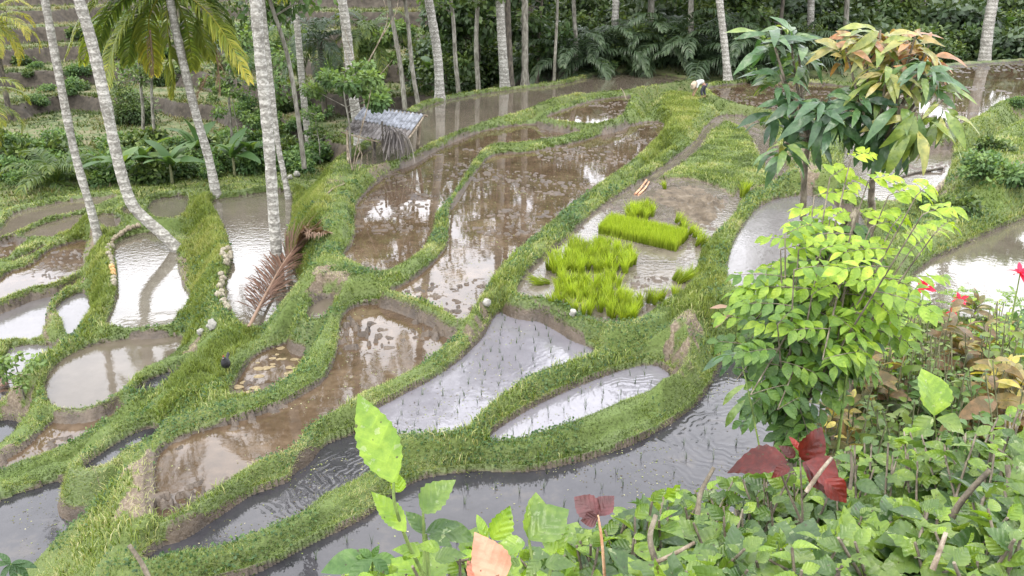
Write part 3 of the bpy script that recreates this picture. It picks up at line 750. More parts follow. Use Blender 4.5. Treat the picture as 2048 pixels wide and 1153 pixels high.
def crown_mesh(name, mat, nf=22, L=4.2, seed=0, n=46, w=.05, tr=(.15, .5), parent=None, ll=.85, el=(-.45, 1.25)):
    r = np.random.default_rng(seed); acc = Acc()
    for k in range(nf):
        az = k * 2.39996 + r.random() * .3; e = el[1] + (el[0] - el[1]) * (k / (nf - 1)) + r.normal() * .08
        l = L * (.85 + .25 * r.random()); h = np.array([math.cos(az), math.sin(az), 0])
        pts = []; d = e; p = np.zeros(3)
        for q in range(6):
            pts.append(p.copy()); p = p + (h * math.cos(d) + np.array([0, 0, math.sin(d)])) * l / 5; d -= .28 + .10 * q * (.5 + .5 * (e > 0))
        old = k / nf
        frond_geo(acc, pts, ll, n, w, .7 + .5 * old, (tr[0] + .1 * old, tr[1] + .25 * old * r.random()), seed * 100 + k)
    return acc.build(name, mat, parent)
CROWNS = []
def get_crown(k, parent):
    k = k % 3
    if len(CROWNS) <= k:
        while len(CROWNS) <= k: 
            o = crown_mesh('crown', M_frond, 21, 4.0, 50 + len(CROWNS), tr=(.12, .42)); CROWNS.append(o.data); bpy.data.objects.remove(o)
    o = bpy.data.objects.new('crown', CROWNS[k]); COL.objects.link(o); o.parent = parent; return o
def palm(px, r0, r1, H, label, ck=0, base=None, mat=None, crown=True, group=None, name='coconut_palm', flare=1.5, cs=1.0, ydrift=0):
    """px: pixels from the base upwards; the trunk stands in the depth of its base and goes on above the frame to height H"""
    B = (G(*px[0], 0) if px[0][1] > 200 else W(*px[0], 1.35 if px[0][0] > 1900 else .75 if px[0][0] > 1400 else .45)) if base is None else np.array(base, float)
    pts = [B - np.array([0, 0, .25])]; 
    for k, (a, b) in enumerate(px):
        if k == 0: continue
        d = ray(a, b); t = (B[1] + ydrift * k) / d[1]; pts.append(np.array([0, 0, CAMZ]) + d * t)
    d = norm(pts[-1] - pts[-2]); top = B[2] + H
    rest = (top - pts[-1][2]) / max(d[2], .3)
    if rest > 0:
        for k in (.33, .66, 1.0):
            pts.append(pts[-1] + norm(d * (1 - .25 * k) + np.array([0, 0, .25 * k])) * rest * .34)
    P = curve(pts, 10); r = np.random.default_rng(int(abs(B[0]) * 100)); r0 *= .8; r1 *= .8
    s = np.linspace(0, 1, len(P)); zz = np.cumsum(np.r_[0, np.linalg.norm(np.diff(P, axis=0), axis=1)])
    rad = r1 + (r0 - r1) * np.exp(-s * 1.2) ; rad = rad * (1 + (flare - 1) * np.exp(-zz / .35)) * (1 + .04 * r.normal(size=len(P)))
    root = empty(name, tuple(B), label, 'palm tree' if 'palm' in name else 'tree', group)
    a = Acc(); tube(a, P - B, rad, 14, (.5, .5, .5)); o = a.build('trunk', mat or M_palmtrunk, root, smooth=True)
    if crown:
        c = get_crown(ck, root); c.location = tuple(P[-1] - B); c.rotation_euler = (0, 0, ck * 1.3); c.scale = (cs,) * 3
    return root, P
palm([(198,478),(182,420),(148,300),(112,120),(90,0)], .15, .12, 12.5, 'mottled grey coconut palm trunk leaning left on the bund by the brown terrace', 0)
palm([(352,486),(322,466),(290,438),(262,405),(238,330),(210,200),(182,80),(158,0)], .20, .16, 14, 'pale coconut palm with its trunk curving out over the bright pond', 1, base=G(362,492,0), flare=1.25)
palm([(556,545),(548,440),(537,280),(520,110),(511,0)], .165, .14, 14, 'thick pale coconut palm trunk standing beside the fallen dry frond', 2, flare=1.35)
palm([(577,392),(566,340),(556,290),(546,200)], .11, .09, 9, 'grey palm trunk leaning behind the thick pale palm', 1, base=W(579,398,-.7), flare=1.5)
palm([(622,306),(612,240),(602,140),(595,60),(588,0)], .25, .17, 14, 'speckled coconut palm rising from the head of the grassy slope', 0)
palm([(718,262),(706,190),(698,110),(690,40),(684,0)], .24, .18, 13, 'white barked coconut palm standing behind the shrub at the hut', 1, base=W(722,275,.1))
palm([(880,197),(876,120),(866,50),(857,0)], .26, .21, 14, 'speckled palm trunk on the far bund right of the hut', 2)
palm([(1010,166),(1005,100),(1002,50),(1000,0)], .30, .24, 15, 'broad white palm trunk on the far bund, thickest of those behind the long grey paddy', 0, flare=1.3)
palm([(1022,163),(1018,90),(1015,0)], .2, .17, 15, 'dark brown trunk standing hard against the broad white palm', 1, mat=M_darkbark)
palm([(1050,162),(1050,80),(1050,0)], .22, .18, 13, 'smooth light grey trunk just right of the broad white palm', 2, mat=M_slimbark)
palm([(1230,134),(1229,80),(1232,0)], .28, .22, 15, 'white speckled palm at the right end of the long grey paddy', 1)
palm([(1457,157),(1449,90),(1439,0)], .24, .19, 15, 'slightly leaning white palm trunk behind the bending farmer', 0)
palm([(1622,128),(1621,70),(1622,0)], .26, .21, 13, 'palm trunk partly hidden behind the mango leaves', 2)
palm([(1970,118),(1976,60),(1986,0)], .38, .30, 15, 'stout grey palm trunk at the far right behind the brown paddy', 1, flare=1.3)
# palm with yellowing fronds hanging into view
yp, P4 = palm([(433,388),(418,320),(395,240),(372,150),(352,60),(338,-10)], .17, .13, 6.0, 'coconut palm with long yellow green fronds hanging down in view', 0, crown=False)
B4 = np.array(yp.location); ctr = P4[-1]
def at_depth(px, py, y): d = ray(px, py); return np.array([0, 0, CAMZ]) + d * (y / d[1])
d0 = B4[1]; ctr = at_depth(335, -35, d0)
acc = Acc()
specs = [([(330,-30),(335,60),(343,130),(346,195)], 0, (.55,.85)), ([(345,-30),(410,20),(455,80),(500,165)], -1.0, (.55,.98)),
         ([(320,-35),(230,-20),(170,30),(130,118)], -.8, (.5,.8)), ([(325,-30),(270,20),(225,95),(210,180)], -1.5, (.5,.85)),
         ([(330,-25),(300,30),(300,90),(308,150)], .8, (.5,.95)), ([(320,-30),(260,-10),(215,40),(195,100)], .9, (.35,.6)),
         ([(350,-30),(400,-15),(440,30),(460,100)], 1.2, (.3,.6)), ([(345,-30),(385,10),(405,70),(420,120)], .5, (.4,.8)),
         ([(330,-35),(300,-80),(220,-90),(150,-50)], .3, (.3,.6)), ([(345,-35),(400,-90),(480,-80),(540,-30)], .3, (.3,.6)),
         ([(335,-35),(340,-110),(360,-160),(390,-190)], 1.0, (.3,.5)), ([(335,-35),(310,-110),(270,-150),(230,-170)], -1.0, (.3,.5)),
         ([(345,-30),(430,-40),(520,-10),(580,60)], 1.5, (.3,.5)), ([(325,-30),(250,0),(190,60),(165,130)], 1.3, (.4,.7)), ([(350,-30),(395,20),(430,60),(470,150)], .2, (.5,.8)), ([(330,-25),(280,30),(262,80),(255,130)], .6, (.35,.6)), ([(340,-25),(370,40),(380,90),(385,140)], .9, (.4,.75))]
for k, (pp, dy, tr) in enumerate(specs):
    path = [at_depth(a, b, d0 + dy * q / 3) for q, (a, b) in enumerate(pp)]; path[0] = ctr
    frond_geo(acc, [p - B4 for p in path], .75, 70, .055, .75, (tr[0] - .12, tr[1] - .12), 300 + k, tg=.66)
acc.build('crown', M_frond, yp)
# dead brown leaves hanging under that crown
for k, pp in enumerate([[(430,90),(437,140),(440,190)], [(415,150),(395,190),(385,225)], [(300,60),(304,110),(306,150)]]):
    acc = Acc(); frond_geo(acc, [at_depth(a, b, d0 + .4) - B4 for a, b in pp], .45, 30, .03, 1.2, (.4, .7), 400 + k)
    acc.build('dead_frond', M_dry, yp)

# top-left crown: yellow fronds entering from the left edge
def frond_palm(px, py, z, label, L, nf, mat, seed, name='understory_palm', group=None, tr=(.2, .5), el=(.25, 1.35), ll=.8, w=.06, n=40, lift=0, dist=None):
    B = G(px, py, 0) if dist is None else D(px, py, dist)
    root = empty(name, tuple(B), label, 'palm', group)
    o = crown_mesh('crown', mat, nf, L, seed, n, w, tr, root, ll, el); o.location = (0, 0, lift)
    if lift > .3:
        a = Acc(); tube(a, [(0, 0, -.2), (.05, 0, lift * .5), (0, 0, lift)], [.2, .16, .15], 8); a.build('trunk', M_darkbark, root, smooth=True)
    return root
frond_palm(20, 235, 0, 'palm with yellow tipped fronds reaching in at the top left edge', 3.6, 14, M_frond, 611, tr=(.4, .9), lift=6.0, el=(-.5, 1.1), name='yellowing_palm')
frond_palm(-30, 330, 0, 'palm whose frond tips poke in from the left edge below the hill terraces', 3.4, 12, M_frond, 612, tr=(.3, .7), lift=3.0, el=(-.4, 1.1), name='small_palm')
frond_palm(112, 372, 0, 'young feathery palm in the bushes at the foot of the left hillside', 3.0, 13, M_frond, 613, tr=(.15, .4), name='young_palm', el=(.3, 1.4))
for k, (px, py, L, lift, lb) in enumerate([(560,225,3.6,3.6,'dark palm crown behind the thick pale trunk'), (650,240,3.8,4.6,'palm with arching dark fronds between the speckled and white palms'),
        (745,205,3.4,3.8,'dark palm crown behind the shrub near the hut'), (480,150,3.4,2.4,'palm crown on the hillside behind the yellow fronds'),
        (255,120,3.0,2.5,'small palm on the hill terraces behind the two left trunks')]):
    frond_palm(px, py, 0, lb, L, 16, M_darkfrond if k % 2 else M_frond, 620 + k, tr=(.1, .45), lift=lift, el=(-.5, 1.2), name='background_palm')
# big dark feather-leaved palms under the trees at the right
dk = []
for k, (px, py, L) in enumerate([(1150,150,4.2), (1210,135,4.6), (1290,128,5.4), (1345,130,5.6), (1405,142,5.2), (1500,150,5.0), (1080,150,3.4), (1580,130,4.6)]):
    if k < 3:
        r_ = frond_palm(px, py - 3, 0, 'dark clumping palm with long arching fronds under the trees', 4.6, 17, M_darkfrond, 640 + k, name='clumping_palm', group='dark clumping palms under the right forest', tr=(.1, .6), ll=.9, w=.07, n=44)
        dk.append(r_)
    else:
        src = dk[k % 3]; B = G(px, py - 3, 0); r_ = src.copy(); COL.objects.link(r_); r_.location = tuple(B); r_.rotation_euler = (0, 0, k * 1.7); r_.scale = (L / 4.6,) * 3
        for ch in src.children:
            c = ch.copy(); COL.objects.link(c); c.parent = r_

# ================================================================ broadleaf trees and bushes
T_small = leaf_tpl(ell(.28), 2, .1, .2)
T_oval = leaf_tpl(ell(.24), 4, .18, .3)
def foliage(acc, centres, radii, n, ls, r, tr=(.2, .7), flat=.7, tpl=None):
    """leaf clumps: leaves spread through small clumps placed in the crown volume"""
    C = np.asarray(centres); k = r.integers(0, len(C), n); rad = np.asarray(radii)[k]
    d = rdir(n, r); rr = r.random(n) ** .45
    p = C[k] + d * (rad * rr)[:, None] * np.array([1, 1, flat])
    nd = norm(d * .6 + np.array([0, 0, .8]) + r.normal(size=(n, 3)) * .45)
    xd = norm(d + r.normal(size=(n, 3)) * .6 + np.array([0, 0, -.25]))
    cl = r.random(len(C))[k]
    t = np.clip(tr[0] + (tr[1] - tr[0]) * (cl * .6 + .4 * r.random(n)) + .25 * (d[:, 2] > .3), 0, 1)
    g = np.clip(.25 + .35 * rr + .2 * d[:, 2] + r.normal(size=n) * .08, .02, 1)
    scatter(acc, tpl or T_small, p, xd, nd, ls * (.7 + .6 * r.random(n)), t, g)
def tree_variant(seed, H, rw, cr, nclump, nleaf, ls, low=.45, lean=.08, slim=True):
    r = np.random.default_rng(seed); a = Acc()
    pts = [np.array([0, 0, -.3])]; d = np.array([r.normal() * lean, r.normal() * lean, 1.])
    for k in range(6): pts.append(pts[-1] + d * H / 6 + np.r_[r.normal(size=2) * .05 * H / 6, 0])
    P = curve(pts, 4); tube(a, P, np.linspace(rw, rw * .35, len(P)), 8)
    C = []; Rd = []
    for k in range(nclump):
        s = low + (1.02 - low) * r.random(); b = P[int(min(s, 1) * (len(P) - 1))]
        az = r.random() * 6.283; l = cr * (.35 + .75 * r.random()) * (1.15 - abs(s - .75))
        e = b + np.array([math.cos(az) * l, math.sin(az) * l, l * (.25 + .5 * r.random())])
        m_ = (b + e) / 2 + np.array([0, 0, -.1 * l]); tube(a, [b, m_, e], [rw * .35, rw * .2, rw * .08], 5)
        C.append(e); Rd.append(cr * (.22 + .2 * r.random()))
        if r.random() < .6: C.append(m_ + np.array([0, 0, .2])); Rd.append(cr * .2)
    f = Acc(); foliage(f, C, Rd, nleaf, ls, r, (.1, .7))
    return a, f
def make_tree(seed, label, group, name, mt, mf, **kw):
    a, f = tree_variant(seed, **kw); root = empty(name, (0, 0, 0), label, 'tree', group)
    a.build('trunk', mt, root, smooth=True); f.build('crown', mf, root); return root
def place(src, first, x, y, s=1, rz=0, sink=0, label=None):
    z = float(ground_z(x, y)) - sink
    if first: o = src
    else:
        o = src.copy(); COL.objects.link(o)
        for ch in src.children:
            c = ch.copy(); COL.objects.link(c); c.parent = o
    o.location = (x, y, z); o.rotation_euler = (0, 0, rz); o.scale = (s,) * 3
    if label: o['label'] = label
    return o
FT = [make_tree(700 + k, 'slender jungle tree standing in the forest behind the terraces', 'jungle trees behind the terraces', 'jungle_tree', M_slimbark if k % 2 else M_darkbark, M_lush if k == 1 else M_jungle,
        H=[7.5, 9.5, 7, 10.5, 8.5][k], rw=[.13, .17, .12, .2, .15][k], cr=[2.4, 2.8, 2.2, 3.2, 2.6][k], nclump=20, nleaf=3000, ls=.34, low=[.3, .4, .25, .45, .35][k]) for k in range(5)]
used = set(); rr_ = np.random.default_rng(99); cnt = 0
rows = [(51, 55, 11), (57, 63, 13), (66, 74, 18), (78, 94, 20)]
for y0, y1, n in rows:
    for q in range(n):
        if q > n * .52 and q % 3: continue
        if n * .10 < q < n * .26 and y0 < 76: continue
        t = R(-4 + 39 * (q + rr_.random()) / n); yy = y0 + (y1 - y0) * rr_.random(); x = math.tan(t) * yy
        k = int(rr_.integers(0, 5)); place(FT[k], k not in used, x, yy, .8 + .45 * rr_.random(), rr_.random() * 6.28, .1); used.add(k); cnt += 1
for q in range(60):      # sparse trees on the far left hill
    t = R(-36 + 33 * (q + rr_.random()) / 60); yy = 102 + 30 * rr_.random(); x = math.tan(t) * yy; k = int(rr_.integers(0, 5))
    place(FT[k], k not in used, x, yy, .95 + .4 * rr_.random(), rr_.random() * 6.28, .1); used.add(k)
# named slim trunks seen in front of the forest
SL_ = [(918,187,900,0,'thin pale trunk between the two speckled palms on the far bund',.11), (957,172,955,0,'slim grey green trunk left of the broad white palm',.13), (1108,162,1113,0,'thin straight trunk right of the smooth grey trunk',.09),
       (810,212,785,0,'thin leaning trunk right behind the hut roof',.11), (838,212,820,60,'dark thin trunk beside the thin leaning trunk behind the hut',.10), (1308,100,1303,0,'brown trunk in the dark palms behind the farmer',.2),
       (283,292,275,60,'slim tree trunk behind the curved palm',.11), (313,300,300,120,'thin trunk left of the yellow fronded palm',.10), (608,325,575,150,'thin dark trunk leaning left of the speckled palm',.08),
       (468,320,462,200,'small slim tree trunk between the yellow fronded palm and the thick palm',.08), (572,335,535,190,'thin dark stem behind the thick pale palm',.06), (1150,150,1146,0,'green mossy trunk in front of the clumping palms',.14),
       (1840,70,1848,0,'thin trunk at the right behind the mango crown',.12), (1760,75,1762,0,'pale trunk at the right behind the copper mango leaves',.16), (1800,72,1795,0,'broad grey trunk in the shade at the right',.2)]
for k, (a1, b1, a2, b2, lb, rad) in enumerate(SL_):
    B = W(a1, b1, .3) if 600 < a1 < 1200 and b1 > 155 else G(a1, b1, 0); T = at_depth(a2, b2, B[1]); d = norm(T - B); H = 8.5
    root = empty('slim_tree', tuple(B), lb, 'tree'); r = np.random.default_rng(900 + k)
    pts = [np.array([0, 0, -.2])] + [d * H * s + np.r_[r.normal(size=2) * .10, 0] for s in (.2, .4, .6, .8, 1.)]
    a = Acc(); P = curve(pts, 5); tube(a, P, np.linspace(rad, rad * .5, len(P)), 8)
    C = []; Rd = []
    for q in range(14):
        s = .45 + .55 * r.random(); b = P[int(s * (len(P) - 1))]; az = r.random() * 6.28; l = .5 + 1.2 * r.random()
        e = b + np.array([math.cos(az) * l, math.sin(az) * l, .5 * l]); tube(a, [b, (b + e) / 2, e], [rad * .3, rad * .2, .01], 4); C.append(e); Rd.append(.5 + .35 * r.random())
    a.build('trunk', M_slimbark, root, smooth=True); f = Acc(); foliage(f, C, Rd, 1100, .26, r, (.3, .95)); f.build('crown', M_jungle if k % 2 else M_lush, root)

def make_bush(seed, label, group, name, mat, Rb, n, ls, flat=.7, tr=(.1, .8), tpl=None, stems=6):
    r = np.random.default_rng(seed); root = empty(name, (0, 0, 0), label, 'bush', group)
    C = []; Rd = []; a = Acc()
    for k in range(12):
        d = rdir(1, r)[0]; d[2] = abs(d[2]); e = d * Rb * (.25 + .5 * r.random()) * np.array([1, 1, flat * 1.3]); e[2] += Rb * .25
        C.append(e); Rd.append(Rb * (.28 + .2 * r.random()))
        if k < stems: tube(a, [(0, 0, -.1), e * .5 + np.array([0, 0, .1 * Rb]), e], [Rb * .03, Rb * .02, Rb * .008], 5)
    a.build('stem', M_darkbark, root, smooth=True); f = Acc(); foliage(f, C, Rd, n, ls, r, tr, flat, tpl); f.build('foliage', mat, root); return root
BU = [make_bush(750 + k, 'dark leafy bush in the undergrowth below the jungle trees', 'undergrowth bushes below the forest', 'jungle_bush', [M_jungle, M_jungle, M_darkfrond, M_jungle][k], 2.1, 1700, [.3, .24, .4, .26][k]) for k in range(4)]
used = set(); rr_ = np.random.default_rng(5)
for q in range(95):
    t = R(-6 + 41 * (q + rr_.random()) / 95 * 1.0); row = q % 4
    if math.degrees(t) < 3 and q % 3 == 0: continue
    yy = [51.5, 56, 63, 74][row] + rr_.random() * 4 + (3 if math.degrees(t) < 6 else 0); x = math.tan(t) * yy
    k = int(rr_.integers(0, 4)); place(BU[k], k not in used, x, yy, (.8 + .5 * rr_.random()) * (1 + .18 * row), rr_.random() * 6.28, .3); used.add(k)
HB = [make_bush(770 + k, 'green bush growing at the foot of the terraced hillside', 'bushes at the foot of the left hillside', 'hillside_bush', [M_lush, M_lush, M_jungle][k], 1.3, 1500, [.2, .22, .3][k]) for k in range(3)]
used = set()
for q in range(74):
    px = -30 + 680 * (q + rr_.random()) / 74; py = 365 - 75 * rr_.random() ** 1.2 - (20 if px > 440 else 0)
    B = G(px, py, 0); k = int(rr_.integers(0, 3))
    place(HB[k], k not in used, B[0], B[1], .55 + .6 * rr_.random(), rr_.random() * 6.28, .2); used.add(k)
for q in range(34):
    px = 40 + 620 * rr_.random(); py = 60 + 200 * rr_.random(); B = G(px, py, 0)
    place(HB[q % 3], False, B[0], B[1], .5 + .5 * rr_.random(), rr_.random() * 6.28, .2)
for q in range(16):
    px = 660 + 300 * rr_.random(); py = 120 + 60 * rr_.random(); B = G(px, py, 0)
    if B[1] > 44: place(HB[q % 3], False, B[0], B[1], .6 + .6 * rr_.random(), rr_.random() * 6.28, .2)
# special bushes with their own labels
def bush_at(px, py, label, name, mat, Rb, n, ls, seed, **kw):
    B = G(px, py, 0); o = make_bush(seed, label, None, name, mat, Rb, n, ls, **kw); o.location = tuple(B); return o
bush_at(262, 250, 'tall dark green shrub against the hillside behind the curved palm', 'tall_shrub', M_jungle, 1.9, 4200, .2, 801, flat=1.3, tr=(.2, .8))
bush_at(150, 190, 'pale green shrub on the hill terrace left of the curved palm', 'shrub', M_lush, 1.2, 1500, .2, 802)
bush_at(1212, 150, 'small bright green shrub at the foot of the white speckled palm', 'shrub', M_lush, .9, 900, .16, 803, tr=(.4, 1))
bush_at(1500, 165, 'low green shrub behind the brown upper paddy', 'shrub', M_lush, .8, 700, .16, 804)
def small_tree(px, py, topy, label, spread, seed, n=900, ls=.16, mat=None, rad=.04, tr=(.3, 1)):
    B = G(px, py, 0); T = at_depth(px, topy, B[1]); H = (T - B)[2]; r = np.random.default_rng(seed)
    root = empty('small_tree', tuple(B), label, 'tree'); a = Acc(); P = curve([(0, 0, -.1), (.05, 0, H * .4), (-.05, 0, H * .75), (0, 0, H)], 5); tube(a, P, np.linspace(rad, rad * .4, len(P)), 7)
    C = []; Rd = []
    for q in range(13):
        s = .45 + .55 * r.random(); b = P[int(s * (len(P) - 1))]; az = r.random() * 6.28; l = spread * (.3 + .7 * r.random())
        e = b + np.array([math.cos(az) * l, math.sin(az) * l, .35 * l]); tube(a, [b, (b + e) / 2, e], [rad * .4, rad * .3, .006], 4); C.append(e); Rd.append(spread * .3)
    a.build('trunk', M_slimbark, root, smooth=True); f = Acc(); foliage(f, C, Rd, n, ls, r, tr, .5); f.build('crown', mat or M_lush, root)
small_tree(480, 320, 170, 'young tree with bright layered leaves right of the yellow fronds', 1.4, 811, 1100, .2)
small_tree(700, 318, 150, 'light green shrub with rounded leaves growing beside the hut roof', 1.3, 812, 2600, .17, tr=(.3, 1))
small_tree(640, 330, 225, 'low leafy sapling at the head of the grassy slope', .7, 813, 500, .15)
small_tree(545, 175, 40, 'green tree with pale leaves behind the thick palm trunk', 1.8, 814, 1500, .26)
small_tree(770, 215, 60, 'leafy green tree rising behind the hut', 1.9, 815, 1800, .26)
small_tree(920, 175, 30, 'leafy tree among the slim trunks on the far bund', 1.9, 816, 1800, .24, tr=(.1, .8))
small_tree(1080, 158, 70, 'small dark leaved tree right of the smooth grey trunk', 1.6, 817, 1400, .22, mat=M_jungle)

# banana-like plants at the foot of the hill
T_ban = leaf_tpl(lambda t: .16 * (math.sin(math.pi * min(t * .97 + .03, 1)) ** .5) if t < 1 else .004, 10, .25, .55, wave=.15)
def banana(px, py, n, L, label, seed, group=None):
    r = np.random.default_rng(seed); B = G(px, py, 0); root = empty('banana_plant', tuple(B), label, 'plant', group)
    a = Acc(); tube(a, [(0, 0, -.1), (0, 0, .5), (0, 0, 1.0)], [.09, .07, .05], 7); a.build('stem', M_stem, root, smooth=True)
    f = Acc(); az = np.arange(n) * 2.4 + r.random(n); e = .5 + .8 * r.random(n)
    xd = np.stack([np.cos(az) * np.cos(e), np.sin(az) * np.cos(e), np.sin(e)], 1)
    scatter(f, T_ban, np.tile([0, 0, .9], (n, 1)), xd, np.tile([0, 0, 1.], (n, 1)) + .2 * r.normal(size=(n, 3)), L * (.7 + .5 * r.random(n)), .3 + .6 * r.random(n), .5)
    f.build('leaves', M_lush, root)
for k, (px, py, lb) in enumerate([(290,362,'broad leaved banana plant behind the small bright pond'), (345,368,'banana plant with spreading leaves left of the yellow fronded palm base'), (470,352,'banana plant between the yellow fronded palm and the thick palm'),
        (505,345,'upright banana plant just left of the thick palm trunk'), (395,330,'banana plant standing behind the yellow fronded palm trunk'), (868,178,'small banana plant among the trunks right of the hut'), (1995,90,'broad leaved plant behind the stout right palm'), (250,372,'low banana plant between the two left palm trunks')]):
    banana(px, py, 9, 1.7, lb, 820 + k)

for k, (px, py, sc, lb) in enumerate([(1965,352,.5,'dark bushy clump in the crevice of the upper right bank'), (2025,370,.55,'dark bushy clump at the right edge above the dark pond'), (1915,425,.4,'low weedy clump at the foot of the upper right bank'), (2030,215,.4,'weedy clump on the bund at the top right'), (1850,405,.3,'low weeds beside the pale broken log'), (1985,300,.35,'small bush on the crest of the upper right bank')]):
    B = G(px, py, 0); place(HB[k % 3], False, B[0], B[1], sc, k * 1.1, .12, lb); COL.objects[-1]
# ================================================================ hut
def plain_mat(name, col, rough=.7, metal=0, n=0, scale=20, col2=None, bk=.2, spec=.5):
    m, nt, out = new_mat(name); p = geo_pos(nt); t = noise_tex(nt, p, scale, 5)
    c = ramp(nt, t.outputs[0], [(.35, col), (.68, col2 or tuple(min(1, v * 1.5) for v in col))]).outputs[0]
    bsdf(nt, out, Base_Color=c, Roughness=rough, Metallic=metal, Specular_IOR_Level=spec, Normal=bump(nt, t.outputs[0], bk, .01)); return m
M_tin = plain_mat('corrugated_tin', (.10, .105, .115), .65, .1, scale=6.0, col2=(.30, .315, .35), bk=.1)
M_tinrust = plain_mat('weathered_sheet', (.10, .085, .075), .7, 0, scale=5, col2=(.30, .28, .27))
M_white = plain_mat('white_sheet', (.30, .32, .36), .6, .1, scale=4, col2=(.5, .53, .58), bk=.05)
M_post = wood_mat('post_wood', (.07, .055, .04), (.20, .16, .11), (.36, .31, .24), 14, .4)
hb = W(760, 325, .42); hut = empty('field_hut', tuple(hb), 'small field hut with a corrugated roof on poles beside the long grey paddy', 'hut')
BL, BR, TR, TL = at_depth(688,261,27.5), at_depth(803,289,27.1), at_depth(848,229,28.4), at_depth(728,213,29.1)
def sheet(A_, B_, C_, D_, nu, nv, amp, waves, name, mat, u0=0, u1=1, v0=0, v1=1, lift=0):
    a = Acc(); u = np.linspace(u0, u1, nu); v = np.linspace(v0, v1, nv); U, V_ = np.meshgrid(u, v)
    P = ((1 - U) * (1 - V_))[..., None] * A_ + (U * (1 - V_))[..., None] * B_ + (U * V_)[..., None] * C_ + ((1 - U) * V_)[..., None] * D_
    P[..., 2] += amp * np.sin(U * waves * 2 * np.pi) + lift
    k = np.arange(nu * nv).reshape(nv, nu); q = np.stack([k[:-1, :-1], k[:-1, 1:], k[1:, 1:], k[1:, :-1]], -1).reshape(-1, 4)
    Pn = P.copy(); Pn[..., 2] -= .006
    a.add(P.reshape(-1, 3) - hb, q); a.add(Pn.reshape(-1, 3) - hb, q[:, ::-1]); return a.build(name, mat, hut, smooth=True)
sheet(BL, BR, TR, TL, 161, 4, .024, 15, 'roof_sheet', M_tin, v0=.46)
sheet(BL, BR, TR, TL, 161, 4, .024, 15, 'roof_sheet', M_tinrust, v0=0, v1=.5, lift=-.03)
back = np.array([.05, .42, -.10])
sheet(TL + [.28, 0, .03], TR + [0, 0, .03], TR + back, TL + back + [.28, 0, 0], 30, 3, .0, 3, 'ridge_sheet', M_white)
def pole(p0, p1, r0, r1, name, mat, parent, org, bend=.02, tint=(.5, .5, .5)):
    a = Acc(); p0 = np.array(p0); p1 = np.array(p1); m_ = (p0 + p1) / 2 + rng.normal(size=3) * bend
    tube(a, curve([p0 - org, m_ - org, p1 - org], 4), np.linspace(r0, r1, 9), 8, tint); return a.build(name, mat, parent, smooth=True)
def foot(px, py, z=.3): p = W(px, py, z); p[2] = float(ground_z(p[0], p[1])) - .15; return p
for (fx, fy), top, rad, mt in [((696,333), BL + [.1, 0, 0], .04, M_post), ((751,320), at_depth(749,276,28.2), .045, M_darkbark), ((833,304), TR - [.12, 0, .02], .065, M_post), ((770,328), at_depth(764,243,27.2), .035, M_darkbark), ((778,327), at_depth(770,250,27.2), .03, M_darkbark), ((748,300), TL + [.1, -.1, 0], .04, M_post)]:
    f_ = foot(fx, fy); pole(f_, top, rad, rad * .85, 'post', mt, hut, hb)
pole(BL + [-.1, 0, -.05], BR + [.05, 0, -.05], .028, .025, 'beam', M_post, hut, hb)
pole(TL + [0, 0, -.06], TR + [.12, 0, -.06], .04, .04, 'beam', M_post, hut, hb)
pole(BR + [0, 0, -.05], TR + [0, 0, -.05], .03, .03, 'beam', M_post, hut, hb)
# old palm thatch draped over the front right corner
a = Acc(); r = np.random.default_rng(12)
c0 = at_depth(778,258,27.0) - hb; c1 = at_depth(803,268,27.0) - hb
for k in range(170):
    s = c0 + (c1 - c0) * r.random() + [0, r.normal() * .12, .06]; l = .45 + .45 * r.random(); dx = r.normal() * .13
    pts = [s, s + [dx * .4, -.10 - .1 * r.random(), .02 - .08 * r.random()], s + [dx, -.18, -.08 - l * .4 * r.random()], s + [dx * 1.5 - .05, -.16 + .1 * r.normal(), -.08 - l * r.random() ** .5]]
    P = curve(pts, 3); wv = norm(np.array([1, r.normal() * .5, .2])) * .013
    v = np.concatenate([P - wv, P + wv]); n = len(P); q = np.array([[i, i + 1, n + i + 1, n + i] for i in range(n - 1)])
    a.add(v, q, (.2 + .7 * r.random(), .2 + .35 * r.random(), 0))
M_thatch = leaf_mat('old_thatch', [(0, (.06, .055, .055)), (.5, (.16, .145, .14)), (1, (.36, .33, .31))], .1, .8, .1)
a.build('thatch', M_thatch, hut)
a = Acc()
for k in range(70):
    u, v = r.random() * .55, r.random() * .45
    s = (1 - u) * (1 - v) * BL + u * (1 - v) * BR + u * v * TR + (1 - u) * v * TL - hb + [0, 0, .05]
    d = np.array([r.normal(), r.normal(), r.normal() * .1]); d = norm(d) * .18; wv = norm(np.cross(d, [0, 0, 1])) * .01
    a.add([s - d - wv, s - d + wv, s + d + wv, s + d - wv], [[0, 1, 2, 3]], (r.random(), .3, 0))
a.build('leaf_litter', M_thatch, hut)

# ================================================================ farmer
def skin_obj(name, nodes, edges, mat, parent, root=0, sub=2, tint=None):
    import bmesh
    bm = bmesh.new(); ly = bm.verts.layers.skin.verify(); vs = []
    for (x, y, z, rx) in nodes:
        v = bm.verts.new((x, y, z)); v[ly].radius = (rx, rx) if not isinstance(rx, tuple) else rx; vs.append(v)
    vs[root][ly].use_root = True
    for a_, b_ in edges: bm.edges.new((vs[a_], vs[b_]))
    me = bpy.data.meshes.new(name); bm.to_mesh(me); bm.free(); me.materials.append(mat)
    o = bpy.data.objects.new(name, me); COL.objects.link(o); o.parent = parent
    o.modifiers.new('skin', 'SKIN').use_smooth_shade = True
    m = o.modifiers.new('sub', 'SUBSURF'); m.levels = sub; m.render_levels = sub
    return o
M_skin = plain_mat('skin', (.22, .12, .075), .55, scale=30, col2=(.27, .15, .095))
M_shirt = plain_mat('white_shirt', (.34, .34, .32), .9, scale=8, col2=(.46, .46, .44))
